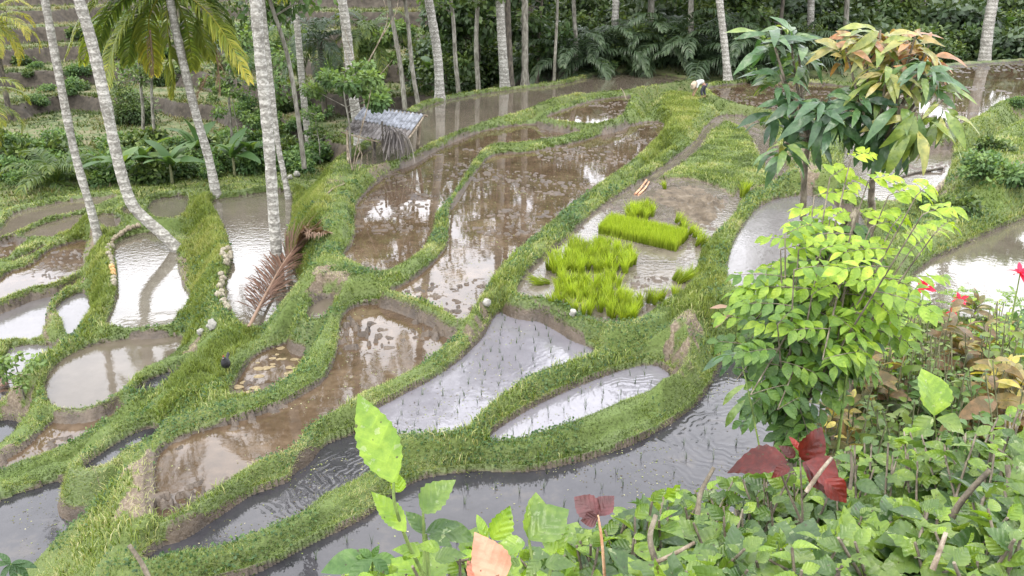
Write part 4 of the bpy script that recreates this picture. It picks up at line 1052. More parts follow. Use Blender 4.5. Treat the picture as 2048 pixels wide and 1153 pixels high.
M_trouser = plain_mat('dark_trousers', (.022, .024, .035), .85, scale=8, col2=(.05, .05, .07))
M_hat = plain_mat('straw_hat', (.26, .20, .14), .9, scale=40, col2=(.48, .40, .30))
fb = W(1401, 197, .62); fb[2] = max(float(ground_z(fb[0], fb[1])), .58)
man = empty('person', tuple(fb), 'person in straw hat, white shirt and dark trousers bending over by the paddy', 'person')
nodes = [(.16,.0,.74,.13), (.0,-.02,.86,.135), (-.20,-.06,.86,.14), (-.33,-.09,.80,.06), (-.42,-.12,.72,.095), (-.46,-.13,.64,.07)]
edges = [(0,1), (1,2), (2,3), (3,4), (4,5)]
def add_n(n_, frm): nodes.append(n_); edges.append((frm, len(nodes) - 1)); return len(nodes) - 1
for s in (-1, 1):
    a1 = add_n((.17 + .05 * s, .10 * s, .66, .085), 0); a2 = add_n((.08 + .10 * s, .13 * s, .38, .058), a1); a3 = add_n((.17 + .11 * s, .14 * s, .07, .036), a2); a4 = add_n((.05 + .11 * s, .14 * s - .03, .02, .034), a3)
    b1 = add_n((-.22, -.06 + .19 * s, .79, .05), 2); b2 = add_n((-.30, -.08 + .23 * s, .52, .036), b1); b3 = add_n((-.40, -.12 + .16 * s, .28, .026), b2); b4 = add_n((-.43, -.13 + .15 * s, .21, .028), b3)
    for q in range(4): 
        f1 = add_n((-.45 - .008 * q, -.15 + .15 * s + .018 * (q - 1.5), .165, .008), b4); add_n((-.445 - .004 * q, -.15 + .15 * s + .018 * (q - 1.5), .125 + .006 * abs(q - 1.5), .007), f1)
    f1 = add_n((-.40, -.15 + .12 * s, .19, .009), b4); add_n((-.41, -.16 + .12 * s, .155, .008), f1)
skin_obj('person_body', nodes, edges, M_skin, man)
sn = [(.10,.0,.80,.15), (.0,-.02,.875,.155), (-.20,-.06,.875,.16), (-.29,-.08,.84,.10), (-.22,.13,.80,.07), (-.29,.15,.56,.05), (-.22,-.25,.80,.07), (-.29,-.30,.56,.05)]
skin_obj('shirt', sn, [(0,1), (1,2), (2,3), (2,4), (4,5), (2,6), (6,7)], M_shirt, man)
tn = [(.15,0,.76,.145), (.12,-.10,.64,.098), (-.02,-.13,.38,.075), (.06,-.14,.14,.06), (.22,.10,.64,.098), (.18,.13,.38,.075), (.28,.14,.14,.06)]
skin_obj('trousers', tn, [(0,1), (1,2), (2,3), (0,4), (4,5), (5,6)], M_trouser, man)
a = Acc(); ang = np.linspace(0, 2 * np.pi, 28, endpoint=False); prof = [(.0, .15), (.05, .14), (.09, .10), (.12, .03), (.19, .0), (.235, -.02), (.23, -.035), (.11, .0)]
ax = norm(np.array([-.75, -.35, .28])); e1 = norm(np.cross(ax, [0, 0, 1])); e2 = np.cross(ax, e1); V_ = []
for rr2, hh in prof: V_.append(np.array([-.45, -.13, .70]) + ax * (hh + .03) + rr2 * (np.cos(ang)[:, None] * e1 + np.sin(ang)[:, None] * e2))
k = np.arange(len(prof) * 28).reshape(-1, 28); q = np.stack([k[:-1], np.roll(k[:-1], -1, 1), np.roll(k[1:], -1, 1), k[1:]], -1).reshape(-1, 4)
a.add(np.concatenate(V_), q); a.build('hat', M_hat, man, smooth=True)
man.scale = (.82, .82, .82)
a = Acc(); blob(a, (-.41, -.115, .74), .10, 3, .1, scale=(1, 1, 1)); a.build('hair', M_trouser, man, smooth=True)

# ================================================================ black hen
M_black = plain_mat('black_feathers', (.006, .006, .008), .6, scale=60, col2=(.02, .02, .024))
hp = G(455, 741, 0); hen = empty('hen', tuple(hp), 'black hen standing in the grass left of the small brown paddy', 'bird')
a = Acc(); N_ = 14; tt_ = np.linspace(0, 1, N_); spine = curve([(.0, .06, .20), (.0, .02, .15), (0, -.02, .13), (0, -.07, .16), (.0, -.09, .22), (0, -.105, .26), (0, -.115, .275)], 4)
tube(a, spine, np.interp(np.linspace(0, 1, len(spine)), [0, .15, .4, .6, .8, .93, 1], [.015, .055, .085, .06, .03, .026, .008]), 12)
a.build('hen_body', M_black, hen, smooth=True)
a = Acc()
for k in range(7):
    az = (k - 3) * .13; tip = np.array([math.sin(az) * .10, .14, .27 - .02 * abs(k - 3)]); b_ = np.array([0, .05, .18]); m_ = (b_ + tip) / 2 + [0, 0, .03]
    for p0, p1 in ((b_, m_), (m_, tip)): a.add([p0 + [-.014, 0, 0], p0 + [.014, 0, 0], p1 + [.012, 0, 0], p1 + [-.012, 0, 0]], [[0, 1, 2, 3]])
a.build('tail', M_black, hen)
for s in (-1, 1):
    a = Acc(); tube(a, [(s * .03, -.01, .10), (s * .032, .0, .05), (s * .032, -.01, .0)], [.012, .006, .005], 6); tube(a, [(s * .032, -.0, .004), (s * .036, -.05, .002)], [.005, .003], 5); a.build('leg', M_post, hen)
a = Acc(); tube(a, [(0, -.13, .275), (0, -.155, .268)], [.009, .002], 6); a.build('beak', M_post, hen)
a = Acc(); box(a, (0, -.115, .302), .006, .04, .02); a.build('comb', plain_mat('comb_red', (.35, .02, .02), .5), hen)

# ================================================================ coconut husks, stones
M_husk = plain_mat('husk', (.13, .10, .065), .9, scale=25, col2=(.34, .29, .21), bk=.6)
M_huskpale = plain_mat('pale_husk', (.14, .12, .085), .9, scale=25, col2=(.34, .31, .235), bk=.6)
M_huskorange = plain_mat('orange_husk', (.38, .19, .07), .9, scale=25, col2=(.62, .42, .2), bk=.6)
HM = []
for k in range(5):
    a = Acc(); blob(a, (0, 0, 0), .10, 20 + k, .3, 14, 10, scale=(1.1, .9, .85)); o = a.build('coconut_husk', None, smooth=True); HM.append(o.data); bpy.data.objects.remove(o)
def husk(px, py, mat, label, group, s=1.0, name='coconut_husk'):
    P = G(px, py + 2, 0); me = HM[rr_.integers(0, 5)].copy(); me.materials.clear(); me.materials.append(mat)
    o = bpy.data.objects.new(name, me); COL.objects.link(o); o.location = (P[0], P[1], P[2] + .07 * s); o.rotation_euler = tuple(rr_.random(3) * 6); o.scale = (s,) * 3
    tag(o, label, 'coconut husk' if 'husk' in name else 'stone', group)
for q, (px, py) in enumerate([(277,454),(268,456),(258,459),(251,464),(244,469),(239,472),(232,476),(227,481),(224,488),(219,493),(215,499),(225,497),(220,504),(218,511),(222,517),(224,523),(225,530)]):
    husk(px, py, M_husk if q < 9 else M_huskpale, 'old coconut husk in the curved line left of the bright left pond', 'line of husks left of the bright pond', .62 + .25 * rr_.random())
for px, py in [(224,537),(226,544),(227,551)]: husk(px, py, M_huskorange, 'orange coconut husk near the lower end of the left husk line', 'orange husks in the left line', .8)
for px, py in [(228,558),(228,565),(229,572)]: husk(px, py, M_huskpale, 'pale coconut husk closing the lower end of the left husk line', 'pale husks ending the left line', .8)
for px, py in [(448,505),(456,502),(461,511),(446,513),(452,519),(460,520),(454,529)]: husk(px, py, M_huskpale, 'grey coconut husk in the heap at the upper end of the right husk row', 'heap of husks beside the middle pond', .8 + .2 * rr_.random())
for px, py in [(442,553),(446,561),(444,570),(440,576)]: husk(px, py, M_huskpale, 'pale coconut husk in the middle group of the right husk row', 'middle husks beside the middle pond', .85)
for px, py in [(443,588),(438,594),(445,597),(448,606),(452,613),(457,620)]: husk(px, py, M_huskpale, 'cream coconut husk at the lower end of the right husk row', 'lower husks beside the middle pond', .85)
M_stone = plain_mat('stone', (.17, .165, .15), .9, scale=14, col2=(.36, .35, .31), bk=.5)
for px, py, s, lb in [(568,360,1.2,'small grey stone nearest the leaning palm trunk'), (580,357,1.4,'white stone between two grey ones above the middle pond'), (594,352,1.7,'largest grey stone of the three above the middle pond'),
                      (973,614,.9,'pale round stone on the bund corner by the seedling paddy'), (1146,633,.7,'small white stone lying below the rice bundles'), (1910,235,1.0,'grey stone on the bund below the right brown paddy'), (402,668,.8,'flat pale stone on the bund above the whitish paddy'), (425,657,1.1,'yellowish stone on the path left of the dry frond')]:
    husk(px, py, M_stone, lb, None, s, 'stone')

# ================================================================ fallen frond and other dead wood
fp = [G(a_, b_, 0) + [0, 0, h_] for a_, b_, h_ in [(498,662,.06), (540,600,.25), (575,548,.35), (615,500,.30), (655,480,.12)]]
o0 = fp[0]; root = empty('fallen_frond', tuple(o0), 'large dry brown palm frond lying at the foot of the thick pale palm', 'palm frond')
a = Acc(); frond_geo(a, [p - o0 for p in fp], 1.0, 210, .026, .35, (.1, .6), 31, rw=.04, tg=.4, spread=.45); a.build('leaflets', M_dry, root)
for k, (p0, p1, L_) in enumerate([((628,470),(648,440),.5), ((625,440),(635,425),.35), ((640,520),(668,470),.45)]):
    pass
fp = [G(a_, b_, 0) + [0, 0, h_] for a_, b_, h_ in [(-20,812,.1), (10,785,.2), (45,765,.15)]]; o0 = fp[0]
root = empty('dry_frond', tuple(o0), 'brown dry frond stub lying at the left edge of the photo', 'palm frond'); a = Acc(); frond_geo(a, [p - o0 for p in fp], .5, 30, .03, .5, (.2, .6), 32, rw=.03); a.build('leaflets', M_dry, root)
def stick(pxs, rad, label, mat, name='stick', h=.04, cat='stick', dist=None):
    P = [(G(a_, b_, 0) + [0, 0, h]) if dist is None else D(a_, b_, dist) for a_, b_ in pxs]; o0 = P[0]
    a = Acc(); Pc = curve([p - o0 for p in P], 5); tube(a, Pc, np.linspace(rad, rad * .7, len(Pc)), 8)
    o = a.build(name, mat, smooth=True); o.location = tuple(o0); tag(o, label, cat)
M_orange = wood_mat('fresh_wood', (.22, .10, .05), (.42, .22, .12), (.6, .4, .25), 16, 1)
stick([(1270,392),(1283,378),(1293,364)], .035, 'orange brown split stick in the mud above the rice bundles', M_orange)
stick([(1276,394),(1290,380),(1298,368)], .03, 'second reddish stick lying beside the orange one above the rice bundles', M_orange)
stick([(1252,204),(1247,190),(1241,180)], .02, 'thin pale stick standing in the orange paddy', M_post, h=.1)
stick([(1868,392),(1880,378),(1890,366)], .09, 'pale broken log lying below the bright right paddy', M_post, 'log', cat='log')
stick([(1780,365),(1830,350),(1885,340)], .05, 'dark branch lying along the edge of the bright right paddy', M_darkbark, 'branch', cat='branch')
stick([(650,395),(668,380),(690,371)], .02, 'bleached twig on the dry earth of the grassy slope', M_post, 'twig')
# bare branches by the hut
root0 = W(706, 352, .35); bs = empty('bare_shrub', tuple(root0), 'leafless thin shrub with grey branches standing in front of the hut', 'shrub')
for k, pxs in enumerate([[(704,352),(712,300),(722,262),(726,235)], [(708,352),(714,318),(720,300),(716,270)], [(716,350),(724,312),(718,300),(714,290)], [(706,350),(697,300),(692,262)], [(722,262),(735,215),(742,180)]]):
    a = Acc(); P = curve([at_depth(x_, y_, root0[1] - .1 * (k % 2)) - root0 for x_, y_ in pxs], 5); tube(a, P, np.linspace(.02, .008, len(P)), 5); a.build('branch', M_post, bs)
root0 = W(735, 268, .35); bs = empty('bare_tree', tuple(root0), 'leafless grey tree with long thin branches behind the hut', 'tree')
for k, pxs in enumerate([[(735,300),(728,160),(755,90),(790,30),(798,-10)], [(728,160),(705,110),(690,60)], [(755,90),(775,40),(766,-5)], [(730,180),(760,150),(785,120)], [(731,200),(706,150),(682,75)]]):
    a = Acc(); P = curve([at_depth(x_, y_, root0[1]) - root0 for x_, y_ in pxs], 5); tube(a, P, np.linspace(.035 if k == 0 else .02, .008, len(P)), 5); a.build('branch', M_post, bs)

# ================================================================ rice bundles, bed and planted seedlings
def bundle_mesh(seed, n=60, h=.31, sp=.048, lie=0):
    r = np.random.default_rng(seed); a = Acc(); az = r.random(n) * 6.283; q = r.random(n) ** .5 * sp
    x = np.cos(az) * q; y = np.sin(az) * q; lean = q / sp * .45 + .05 * r.random(n)
    blades(x, y, np.zeros(n), h * (.75 + .4 * r.random(n)), .010 + .004 * r.random(n), lean, np.clip(.45 + r.normal(size=n) * .22, 0, 1), r, seg=2, acc=a, az=az)
    o = a.build('rice_bundle', M_rice); me = o.data; bpy.data.objects.remove(o); return me
BM = [bundle_mesh(60 + k) for k in range(6)]
def put_bundle(px, py, label, group, s=1.0, tilt=None):
    P = W(px, py, .29); o = bpy.data.objects.new('rice_bundle', BM[rr_.integers(0, 6)]); COL.objects.link(o); o.location = tuple(P)
    t = tilt if tilt is not None else (rr_.normal() * .12, rr_.normal() * .12); o.rotation_euler = (t[0], t[1], rr_.random() * 6.28 if tilt is None else 0); o.scale = (s,) * 3
    tag(o, label, 'rice bundle', group)
def in_poly(P, x, y):
    c = False; n = len(P)
    for i in range(n):
        x1, y1 = P[i]; x2, y2 = P[(i + 1) % n]
        if (y1 > y) != (y2 > y) and x < x1 + (y - y1) * (x2 - x1) / (y2 - y1): c = not c
    return c
def fill(poly, step, label, group, lo=.9, hi=1.15):
    ws = [W(a_, b_, .29)[:2] for a_, b_ in poly]; ws_ = np.array(ws); x0, y0 = ws_.min(0); x1, y1 = ws_.max(0); yy = y0; row = 0
    while yy < y1:
        xx = x0 + (row % 2) * step / 2
        while xx < x1:
            if in_poly(ws, xx, yy) and rr_.random() < .93:
                jx = xx + rr_.normal() * step * .16; jy = yy + rr_.normal() * step * .16
                o = bpy.data.objects.new('rice_bundle', BM[rr_.integers(0, 6)]); COL.objects.link(o); o.location = (jx, jy, .27)
                o.rotation_euler = (rr_.normal() * .2, rr_.normal() * .2, rr_.random() * 6.28); o.scale = (lo + (hi - lo) * rr_.random(),) * 3
                tag(o, label, 'rice bundle', group)
            xx += step
        yy += step * .9; row += 1
fill([(1090,545),(1105,515),(1130,500),(1138,490),(1175,492),(1215,490),(1262,508),(1272,525),(1262,545),(1225,550),(1170,548),(1130,556)], .195, 'standing bundle of bright green rice in the upper left patch of the nursery', 'upper patch of rice bundles')
fill([(1108,592),(1105,570),(1140,560),(1180,572),(1205,562),(1238,552),(1240,590),(1272,612),(1285,640),(1230,652),(1195,630),(1180,612),(1150,600)], .195, 'standing bundle of bright green rice in the lower left patch of the nursery', 'lower patch of rice bundles')
fill([(1252,432),(1262,418),(1300,418),(1313,432),(1290,442),(1262,440)], .17, 'rice seedling bundle in the small stand behind the rectangular seed bed', 'small stand behind the seed bed')
for px, py in [(1105,612),(1118,610),(1132,616),(1150,624),(1165,632),(1178,630)]: put_bundle(px, py, 'short rice bundle in the front row along the lower bund of the nursery', 'front row of rice bundles')
for px, py in [(1352,445),(1360,452),(1366,462),(1378,468),(1388,474),(1398,484),(1404,494),(1392,492)]: put_bundle(px, py, 'drooping rice bundle in the trail between seed bed and right bund', 'trail of rice bundles beside the bed', 1.0, (rr_.normal() * .3, .4))
for px, py in [(1347,560),(1356,566),(1366,562),(1376,556),(1386,560)]: put_bundle(px, py, 'rice bundle leaning over against the right bund of the nursery', 'leaning bundles at the right bund', 1.05, (-.2, .75))
for px, py in [(1283,612),(1296,606),(1308,608),(1322,604),(1350,598),(1268,632)]: put_bundle(px, py, 'darker rice bundle by the lower right corner of the nursery', 'bundles at the lower right corner', 1.0)
for k, (px, py) in enumerate([(1078,562),(1086,568),(1098,566)]): put_bundle(px, py, 'uprooted rice bundle lying flat at the left tip of the nursery', 'bundles lying flat', 1.0, (.1, -1.35))
put_bundle(1330,378,'lone low rice tuft in the mud at the top of the nursery',None,.9); put_bundle(1484,395,'leafy rice clump on the right rim of the nursery mud',None,1.4); put_bundle(1494,388,'second leafy clump right beside the one on the nursery rim',None,1.3)
for k, (px, py, lb) in enumerate([(1012,527,'small bundle of seedlings dropped on the bund, upper of three'), (1020,520,'pale bundle of seedlings dropped on the bund, topmost of three'), (1000,566,'yellowish seedlings scattered on the bund corner')]):
    P = G(px, py, 0); o = bpy.data.objects.new('rice_bundle', BM[k]); COL.objects.link(o); o.location = tuple(P); o.rotation_euler = (0, 1.35, k * 1.1); o.scale = (.9,) * 3; tag(o, lb, 'rice bundle')
bc = [W(a_, b_, .29)[:2] for a_, b_ in [(1196,466),(1352,503),(1378,474),(1222,440)]]
r = np.random.default_rng(71); n = 9500; u = r.random(n); v = r.random(n); bc = np.array(bc)
P = ((1 - u) * (1 - v))[:, None] * bc[0] + (u * (1 - v))[:, None] * bc[1] + (u * v)[:, None] * bc[2] + ((1 - u) * v)[:, None] * bc[3]
a = Acc(); o0 = np.array([*bc[0], .27]); hh = .27 * (.85 + .25 * r.random(n)) * (.92 + .12 * vnoise(P[:, 0] * 6, P[:, 1] * 6, 3))
blades(P[:, 0] - o0[0], P[:, 1] - o0[1], np.zeros(n), hh, .010 + .004 * r.random(n), .04 + .24 * r.random(n), np.clip(.5 + r.normal(size=n) * .18, 0, 1), r, seg=2, acc=a)
o = a.build('seedling_bed', M_rice); o.location = tuple(o0); tag(o, 'dense rectangular bed of bright green rice seedlings standing in the nursery', 'seedling bed')
# transplanted seedlings
M_seed = leaf_mat('young_rice', [(0, (.02, .04, .02)), (.5, (.05, .09, .03)), (1, (.14, .2, .07))], .2, .5, .3)
SM = []
for k in range(5):
    r = np.random.default_rng(80 + k); a = Acc(); n = 5; blades(r.normal(size=n) * .006, r.normal(size=n) * .006, np.zeros(n) - .02, .13 + .06 * r.random(n), np.full(n, .006), .1 + .35 * r.random(n), r.random(n), r, seg=2, acc=a)
    o = a.build('rice_seedling', M_seed); SM.append(o.data); bpy.data.objects.remove(o)
tot = 0
for nm, z, stp, label, group, lim in [('P', 0, .29, 'thin newly planted rice seedling in the lilac grey paddy below the nursery', 'seedlings in the paddy below the nursery', 130),
        ('P2', -.08, .27, 'thin newly planted rice seedling in the narrow lens shaped paddy', 'seedlings in the lens shaped paddy', 70), ('F1', -.22, .33, 'thin newly planted rice seedling in the dark front paddy', 'seedlings in the front paddy', 95)]:
    P = POLY[nm]; x0, y0 = P.min(0); x1, y1 = P.max(0); c = []
    yy = y0
    while yy < y1:
        xx = x0
        while xx < x1:
            if in_poly(P, xx, yy) and abs(math.atan2(xx, yy)) < R(27): c.append((xx, yy))
            xx += stp
        yy += stp * 1.1
    rr_.shuffle(c)
    for x_, y_ in c[:lim]:
        o = bpy.data.objects.new('rice_seedling', SM[rr_.integers(0, 5)]); COL.objects.link(o); o.location = (x_ + rr_.normal() * .04, y_ + rr_.normal() * .04, z); o.rotation_euler = (0, 0, rr_.random() * 6.28); tag(o, label, 'rice seedling', group); tot += 1
print('seedlings', tot)
# floating leaf litter in the small brown paddy
a = Acc(); r = np.random.default_rng(90); c = []
P = POLY['G']; x0, y0 = P.min(0); x1, y1 = P.max(0)
k = 0
M_pad = plain_mat('floating_leaf', (.16, .12, .06), .6, scale=20, col2=(.28, .22, .12))
a = Acc(); ang = np.linspace(0, 2 * np.pi, 10, endpoint=False); a.add(np.concatenate([np.stack([np.cos(ang) * (1 + .15 * np.sin(3 * ang)), np.sin(ang) * .8, 0 * ang + .03 * np.cos(2 * ang)], 1), [[0, 0, .02]]]) * .07, [[i, (i + 1) % 10, 10] for i in range(10)]); o = a.build('floating_leaf', M_pad); pm = o.data; bpy.data.objects.remove(o)
while k < 32:
    x_, y_ = x0 + (x1 - x0) * r.random(), y0 + (y1 - y0) * r.random()
    if in_poly(P, x_, y_):
        o = bpy.data.objects.new('floating_leaf', pm); COL.objects.link(o); o.location = (x_, y_, -.495); o.rotation_euler = (0, 0, r.random() * 6); o.scale = (.6 + .8 * r.random(),) * 3
        tag(o, 'round brown leaf floating on the small brown paddy below the dry frond', 'leaf', 'leaves floating on the small brown paddy'); k += 1
# ================================================================ foreground plants
M_hib = leaf_mat('hedge_leaf', [(0, (.04, .08, .035)), (.35, (.085, .145, .05)), (.7, (.175, .25, .05)), (1, (.24, .36, .03))], .38, .33, .5, vein=.6, spots=.5)
M_glir = leaf_mat('bright_leaf', [(0, (.04, .09, .05)), (.3, (.095, .175, .045)), (.6, (.22, .34, .045)), (1, (.38, .48, .06))], .4, .42, .4, vein=.4)
M_mango = leaf_mat('mango_leaf', [(0, (.035, .08, .045)), (.35, (.075, .15, .06)), (.6, (.18, .24, .05)), (.8, (.30, .27, .09)), (1, (.32, .15, .08))], .3, .33, .6, vein=.5)
M_ti = leaf_mat('ti_leaf', [(0, (.035, .06, .022)), (.35, (.10, .125, .04)), (.6, (.17, .10, .055)), (.85, (.26, .21, .06)), (1, (.52, .42, .10))], .3, .4, .4, vein=.3)
M_red = leaf_mat('red_leaf', [(0, (.07, .010, .008)), (.5, (.15, .018, .014)), (1, (.32, .035, .03))], .35, .4, .4, vein=.35)
M_pink = leaf_mat('pink_leaf', [(0, (.36, .13, .11)), (1, (.50, .25, .19))], .3, .5, .3, vein=.3)
M_flower = leaf_mat('red_flower', [(0, (.40, .01, .03)), (1, (.72, .03, .09))], .35, .5, .3)
M_vine = leaf_mat('vine_leaf', [(0, (.035, .075, .03)), (.45, (.08, .155, .04)), (.8, (.11, .175, .045)), (1, (.17, .22, .06))], .3, .45, .35)
M_cut = wood_mat('cut_twig', (.12, .09, .06), (.22, .175, .125), (.38, .33, .26), 60, .5)
M_gstem = wood_mat('shoot_stem', (.09, .13, .03), (.15, .22, .05), (.22, .28, .08), 60, .5)
M_brown = wood_mat('brown_bark', (.06, .05, .035), (.12, .10, .07), (.22, .19, .14), 45, .5, coord='pos')
T_hib = leaf_tpl(ell(.27, .38), 16, .38, .35, serr=.10)
T_hib2 = leaf_tpl(ell(.32, .40), 14, .5, .15, serr=.12)
T_obov = leaf_tpl(ell(.25, .48), 8, .3, .3)
T_round = leaf_tpl(ell(.40, .48), 14, .35, .35, serr=.06, wave=.12)
T_mango = leaf_tpl(ell(.115, .5, .8), 12, .25, .45, wave=.28, seed=1)
T_mango2 = leaf_tpl(ell(.13, .5, .8), 12, .2, .75, wave=.3, seed=2)
T_ti = leaf_tpl(ell(.17, .5, .8), 8, .3, .4)
T_lobed = leaf_tpl(lambda t: max(.004, .34 * math.sin(math.pi * min(1, t) ** .75) * (.72 + .28 * math.cos(t * 16))), 20, .2, .2)
toward = np.array([0, -.75, .66])

bankpts = None
def shrub(name, label, tips, base, tpl, ls, mat, seed, nleaf=9, tr=(.1, .7), group=None, cat='shrub', stem_r=.006, span=.55, topbright=.35, smat=None, facing=.7):
    """stems from the base to each tip with alternate leaves along the upper part"""
    r = np.random.default_rng(seed); base = np.array(base); root = empty(name, tuple(base), label, cat, group)
    a = Acc(); f = Acc(); px_ = []; 
    P_, X_, N_, S_, T_, G_ = [], [], [], [], [], []
    for tp in tips:
        tp = np.array(tp) - base; b0 = np.array([tp[0] * .25, tp[1] * .25, 0]); m_ = np.array([tp[0] * .7, tp[1] * .7, tp[2] * .5]) + r.normal(size=3) * .03
        C = curve([b0 * .4, b0 + [0, 0, tp[2] * .2], m_, tp], 7); tube(a, C, np.linspace(stem_r, stem_r * .4, len(C)), 6)
        bright = r.random() * .3
        for q in range(nleaf):
            s = 1 - span * (q + .3 * r.random()) / nleaf; k = s * (len(C) - 1); i = min(int(k), len(C) - 2); p = C[i] + (C[i + 1] - C[i]) * (k - i)
            az = q * 2.4 + r.random() * .6; out_ = np.array([math.cos(az), math.sin(az), 0]); up = .55 * (1 - q / nleaf) + .05 + .25 * r.normal()
            P_.append(p); X_.append(out_ + np.array([0, 0, up])); N_.append(toward * facing * .6 + np.array([0, 0, .6]) + r.normal(size=3) * .5)
            S_.append(ls * (.3 + .7 * min(1, (q + 1) / 4)) * (.45 + .8 * r.random())); T_.append(tr[0] + (tr[1] - tr[0]) * r.random() + topbright * (1 - q / nleaf) ** 3 + bright * .3); G_.append(.42 + .2 * r.random() - .12 * q / nleaf)  # lower leaves get a darker tint: shade inside the shrub put into colour
    k = np.arange(len(P_)); h = k % len(tpl) if isinstance(tpl, list) else None
    tl = tpl if isinstance(tpl, list) else [tpl]
    P_, X_, N_, S_, T_, G_ = map(np.array, (P_, X_, N_, S_, T_, G_))
    for q, t_ in enumerate(tl):
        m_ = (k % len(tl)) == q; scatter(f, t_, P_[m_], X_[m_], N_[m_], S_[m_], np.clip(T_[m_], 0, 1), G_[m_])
    a.build('stem', smat or M_brown, root, smooth=True); f.build('foliage', mat, root, smooth=True); return root
TOPX = [620, 760, 900, 1100, 1250, 1330, 1400, 1500, 1600, 1700, 1800, 1900, 2048, 2120]
TOPY = [1150, 1120, 1105, 1090, 1020, 975, 965, 935, 925, 880, 850, 870, 800, 790]
LB = ['low hedge shrub with serrated leaves at the bottom centre left of the pink leaf', 'hedge shrub behind the pink leaf at the bottom edge', 'hedge shrub between the pink leaf and the maroon leaf', 'leafy hedge shrub right of the maroon leaf', 'spotted leaved hedge shrub left of the broken reddish twig',
      'hedge shrub in front of the red leaved plant', 'hedge shrub with upright shoots right of the red leaves', 'large leaved hedge shrub below the yellow hanging leaves', 'hedge shrub near the right edge under the bronze plants', 'hedge shrub with yellow tinted leaves at the right edge',
      'front hedge shrub at the bottom below the red leaves', 'front hedge shrub with big dark leaves at the bottom right', 'front hedge shrub in the bottom right corner', 'front hedge shrub left of the cut pale twigs']
hs = [(760,1.5,60), (900,1.45,70), (1060,1.5,80), (1230,1.6,90), (1370,1.75,95), (1500,1.95,100), (1650,2.05,110), (1790,2.1,110), (1930,2.0,110), (2050,1.9,110), (1540,1.45,120), (1780,1.5,130), (1980,1.45,130), (1360,1.4,110)]
for k, (cx, dd, hw) in enumerate(hs):
    r = np.random.default_rng(1000 + k); front = k >= 10; nt_ = 42 if k > 2 else 10
    tips = []
    for q in range(nt_):
        x_ = cx + hw * (2 * r.random() - 1) * 1.25; ty = np.interp(x_, TOPX, TOPY) + (150 if front else 0)
        y_ = ty + 10 + (1175 - ty) * r.random() ** 1.6 * .8; tips.append(D(x_, y_, dd + (1150 - y_) * .0016 + r.normal() * .10))
    b = D(cx, 1330, dd + .12); 
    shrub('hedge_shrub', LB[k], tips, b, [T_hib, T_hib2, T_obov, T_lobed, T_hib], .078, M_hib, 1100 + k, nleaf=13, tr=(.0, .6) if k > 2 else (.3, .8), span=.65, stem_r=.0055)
# a few tall shoots of the hedge and single leaves that stand out
def leaf_plant(name, label, base_px, bd, items, mat, smat=None, cat='shrub', stem_r=.003, extra=None):
    """items: (base px, tip px, distance, template, tint, brightness, tilt)"""
    base = D(*base_px, bd); root = empty(name, tuple(base), label, cat); a = Acc(); f = Acc()
    for it in items:
        (bx, by), (tx, ty), dd, tp, ti, tg = it[:6]; nrm = np.array(it[6]) if len(it) > 6 else toward
        p = D(bx, by, dd); e = D(tx, ty, dd - (.01 if len(it) < 8 else it[7])); L = np.linalg.norm(e - p)
        scatter(f, tp, (p - base)[None], (e - p)[None], nrm[None], np.array([L * 1.06]), ti, tg)
    for st in extra or []:
        C = curve([D(x_, y_, d_) - base for x_, y_, d_ in st[:-1]], 5) if isinstance(st[-1], float) else curve([D(x_, y_, d_) - base for x_, y_, d_ in st], 5)
        rr3 = st[-1] if isinstance(st[-1], float) else stem_r
        tube(a, C, np.linspace(rr3, rr3 * .6, len(C)), 7)
    if a.n: a.build('stem', smat or M_gstem, root, smooth=True)
    f.build('foliage', mat, root, smooth=True); return root
n1 = [.25, -.9, .35]; n2 = [-.5, -.7, .5]; n3 = [.1, -.35, .9]; n4 = [.6, -.7, .4]
T_big = leaf_tpl(ell(.205, .44), 22, .3, .10, serr=.08)
leaf_plant('leafy_shoot', 'tall shoot carrying one very large bright green serrated leaf at the bottom centre', (870,1240), 1.3,
    [((790,968),(719,793),1.12,T_big,.86,.62,n1), ((812,1064),(748,985),1.15,T_big,.88,.6,n4), ((845,1026),(905,958),1.22,T_hib2,.6,.6,n2), ((850,1070),(818,1020),1.25,T_obov,.4,.55,n3), ((850,1066),(915,1040),1.25,T_obov,.35,.5,n3), ((855,1072),(905,1085),1.24,T_obov,.32,.5,n3), ((862,1060),(955,1066),1.27,T_obov,.4,.5,n3),
     ((880,1100),(835,1085),1.22,T_hib,.85,.5,n3), ((870,1120),(930,1100),1.2,T_hib,.5,.4,n3), ((800,985),(790,945),1.13,T_hib2,.9,.65,n1), ((840,1110),(790,1090),1.2,T_hib,.85,.5,n3)], M_hib,
    extra=[[(870,1240,1.28), (850,1160,1.24), (815,1085,1.18), (790,1010,1.13), (787,965,1.12)], [(850,1160,1.24), (848,1090,1.24), (846,1026,1.22)], [(860,1180,1.24), (856,1120,1.25), (852,1068,1.25)]])
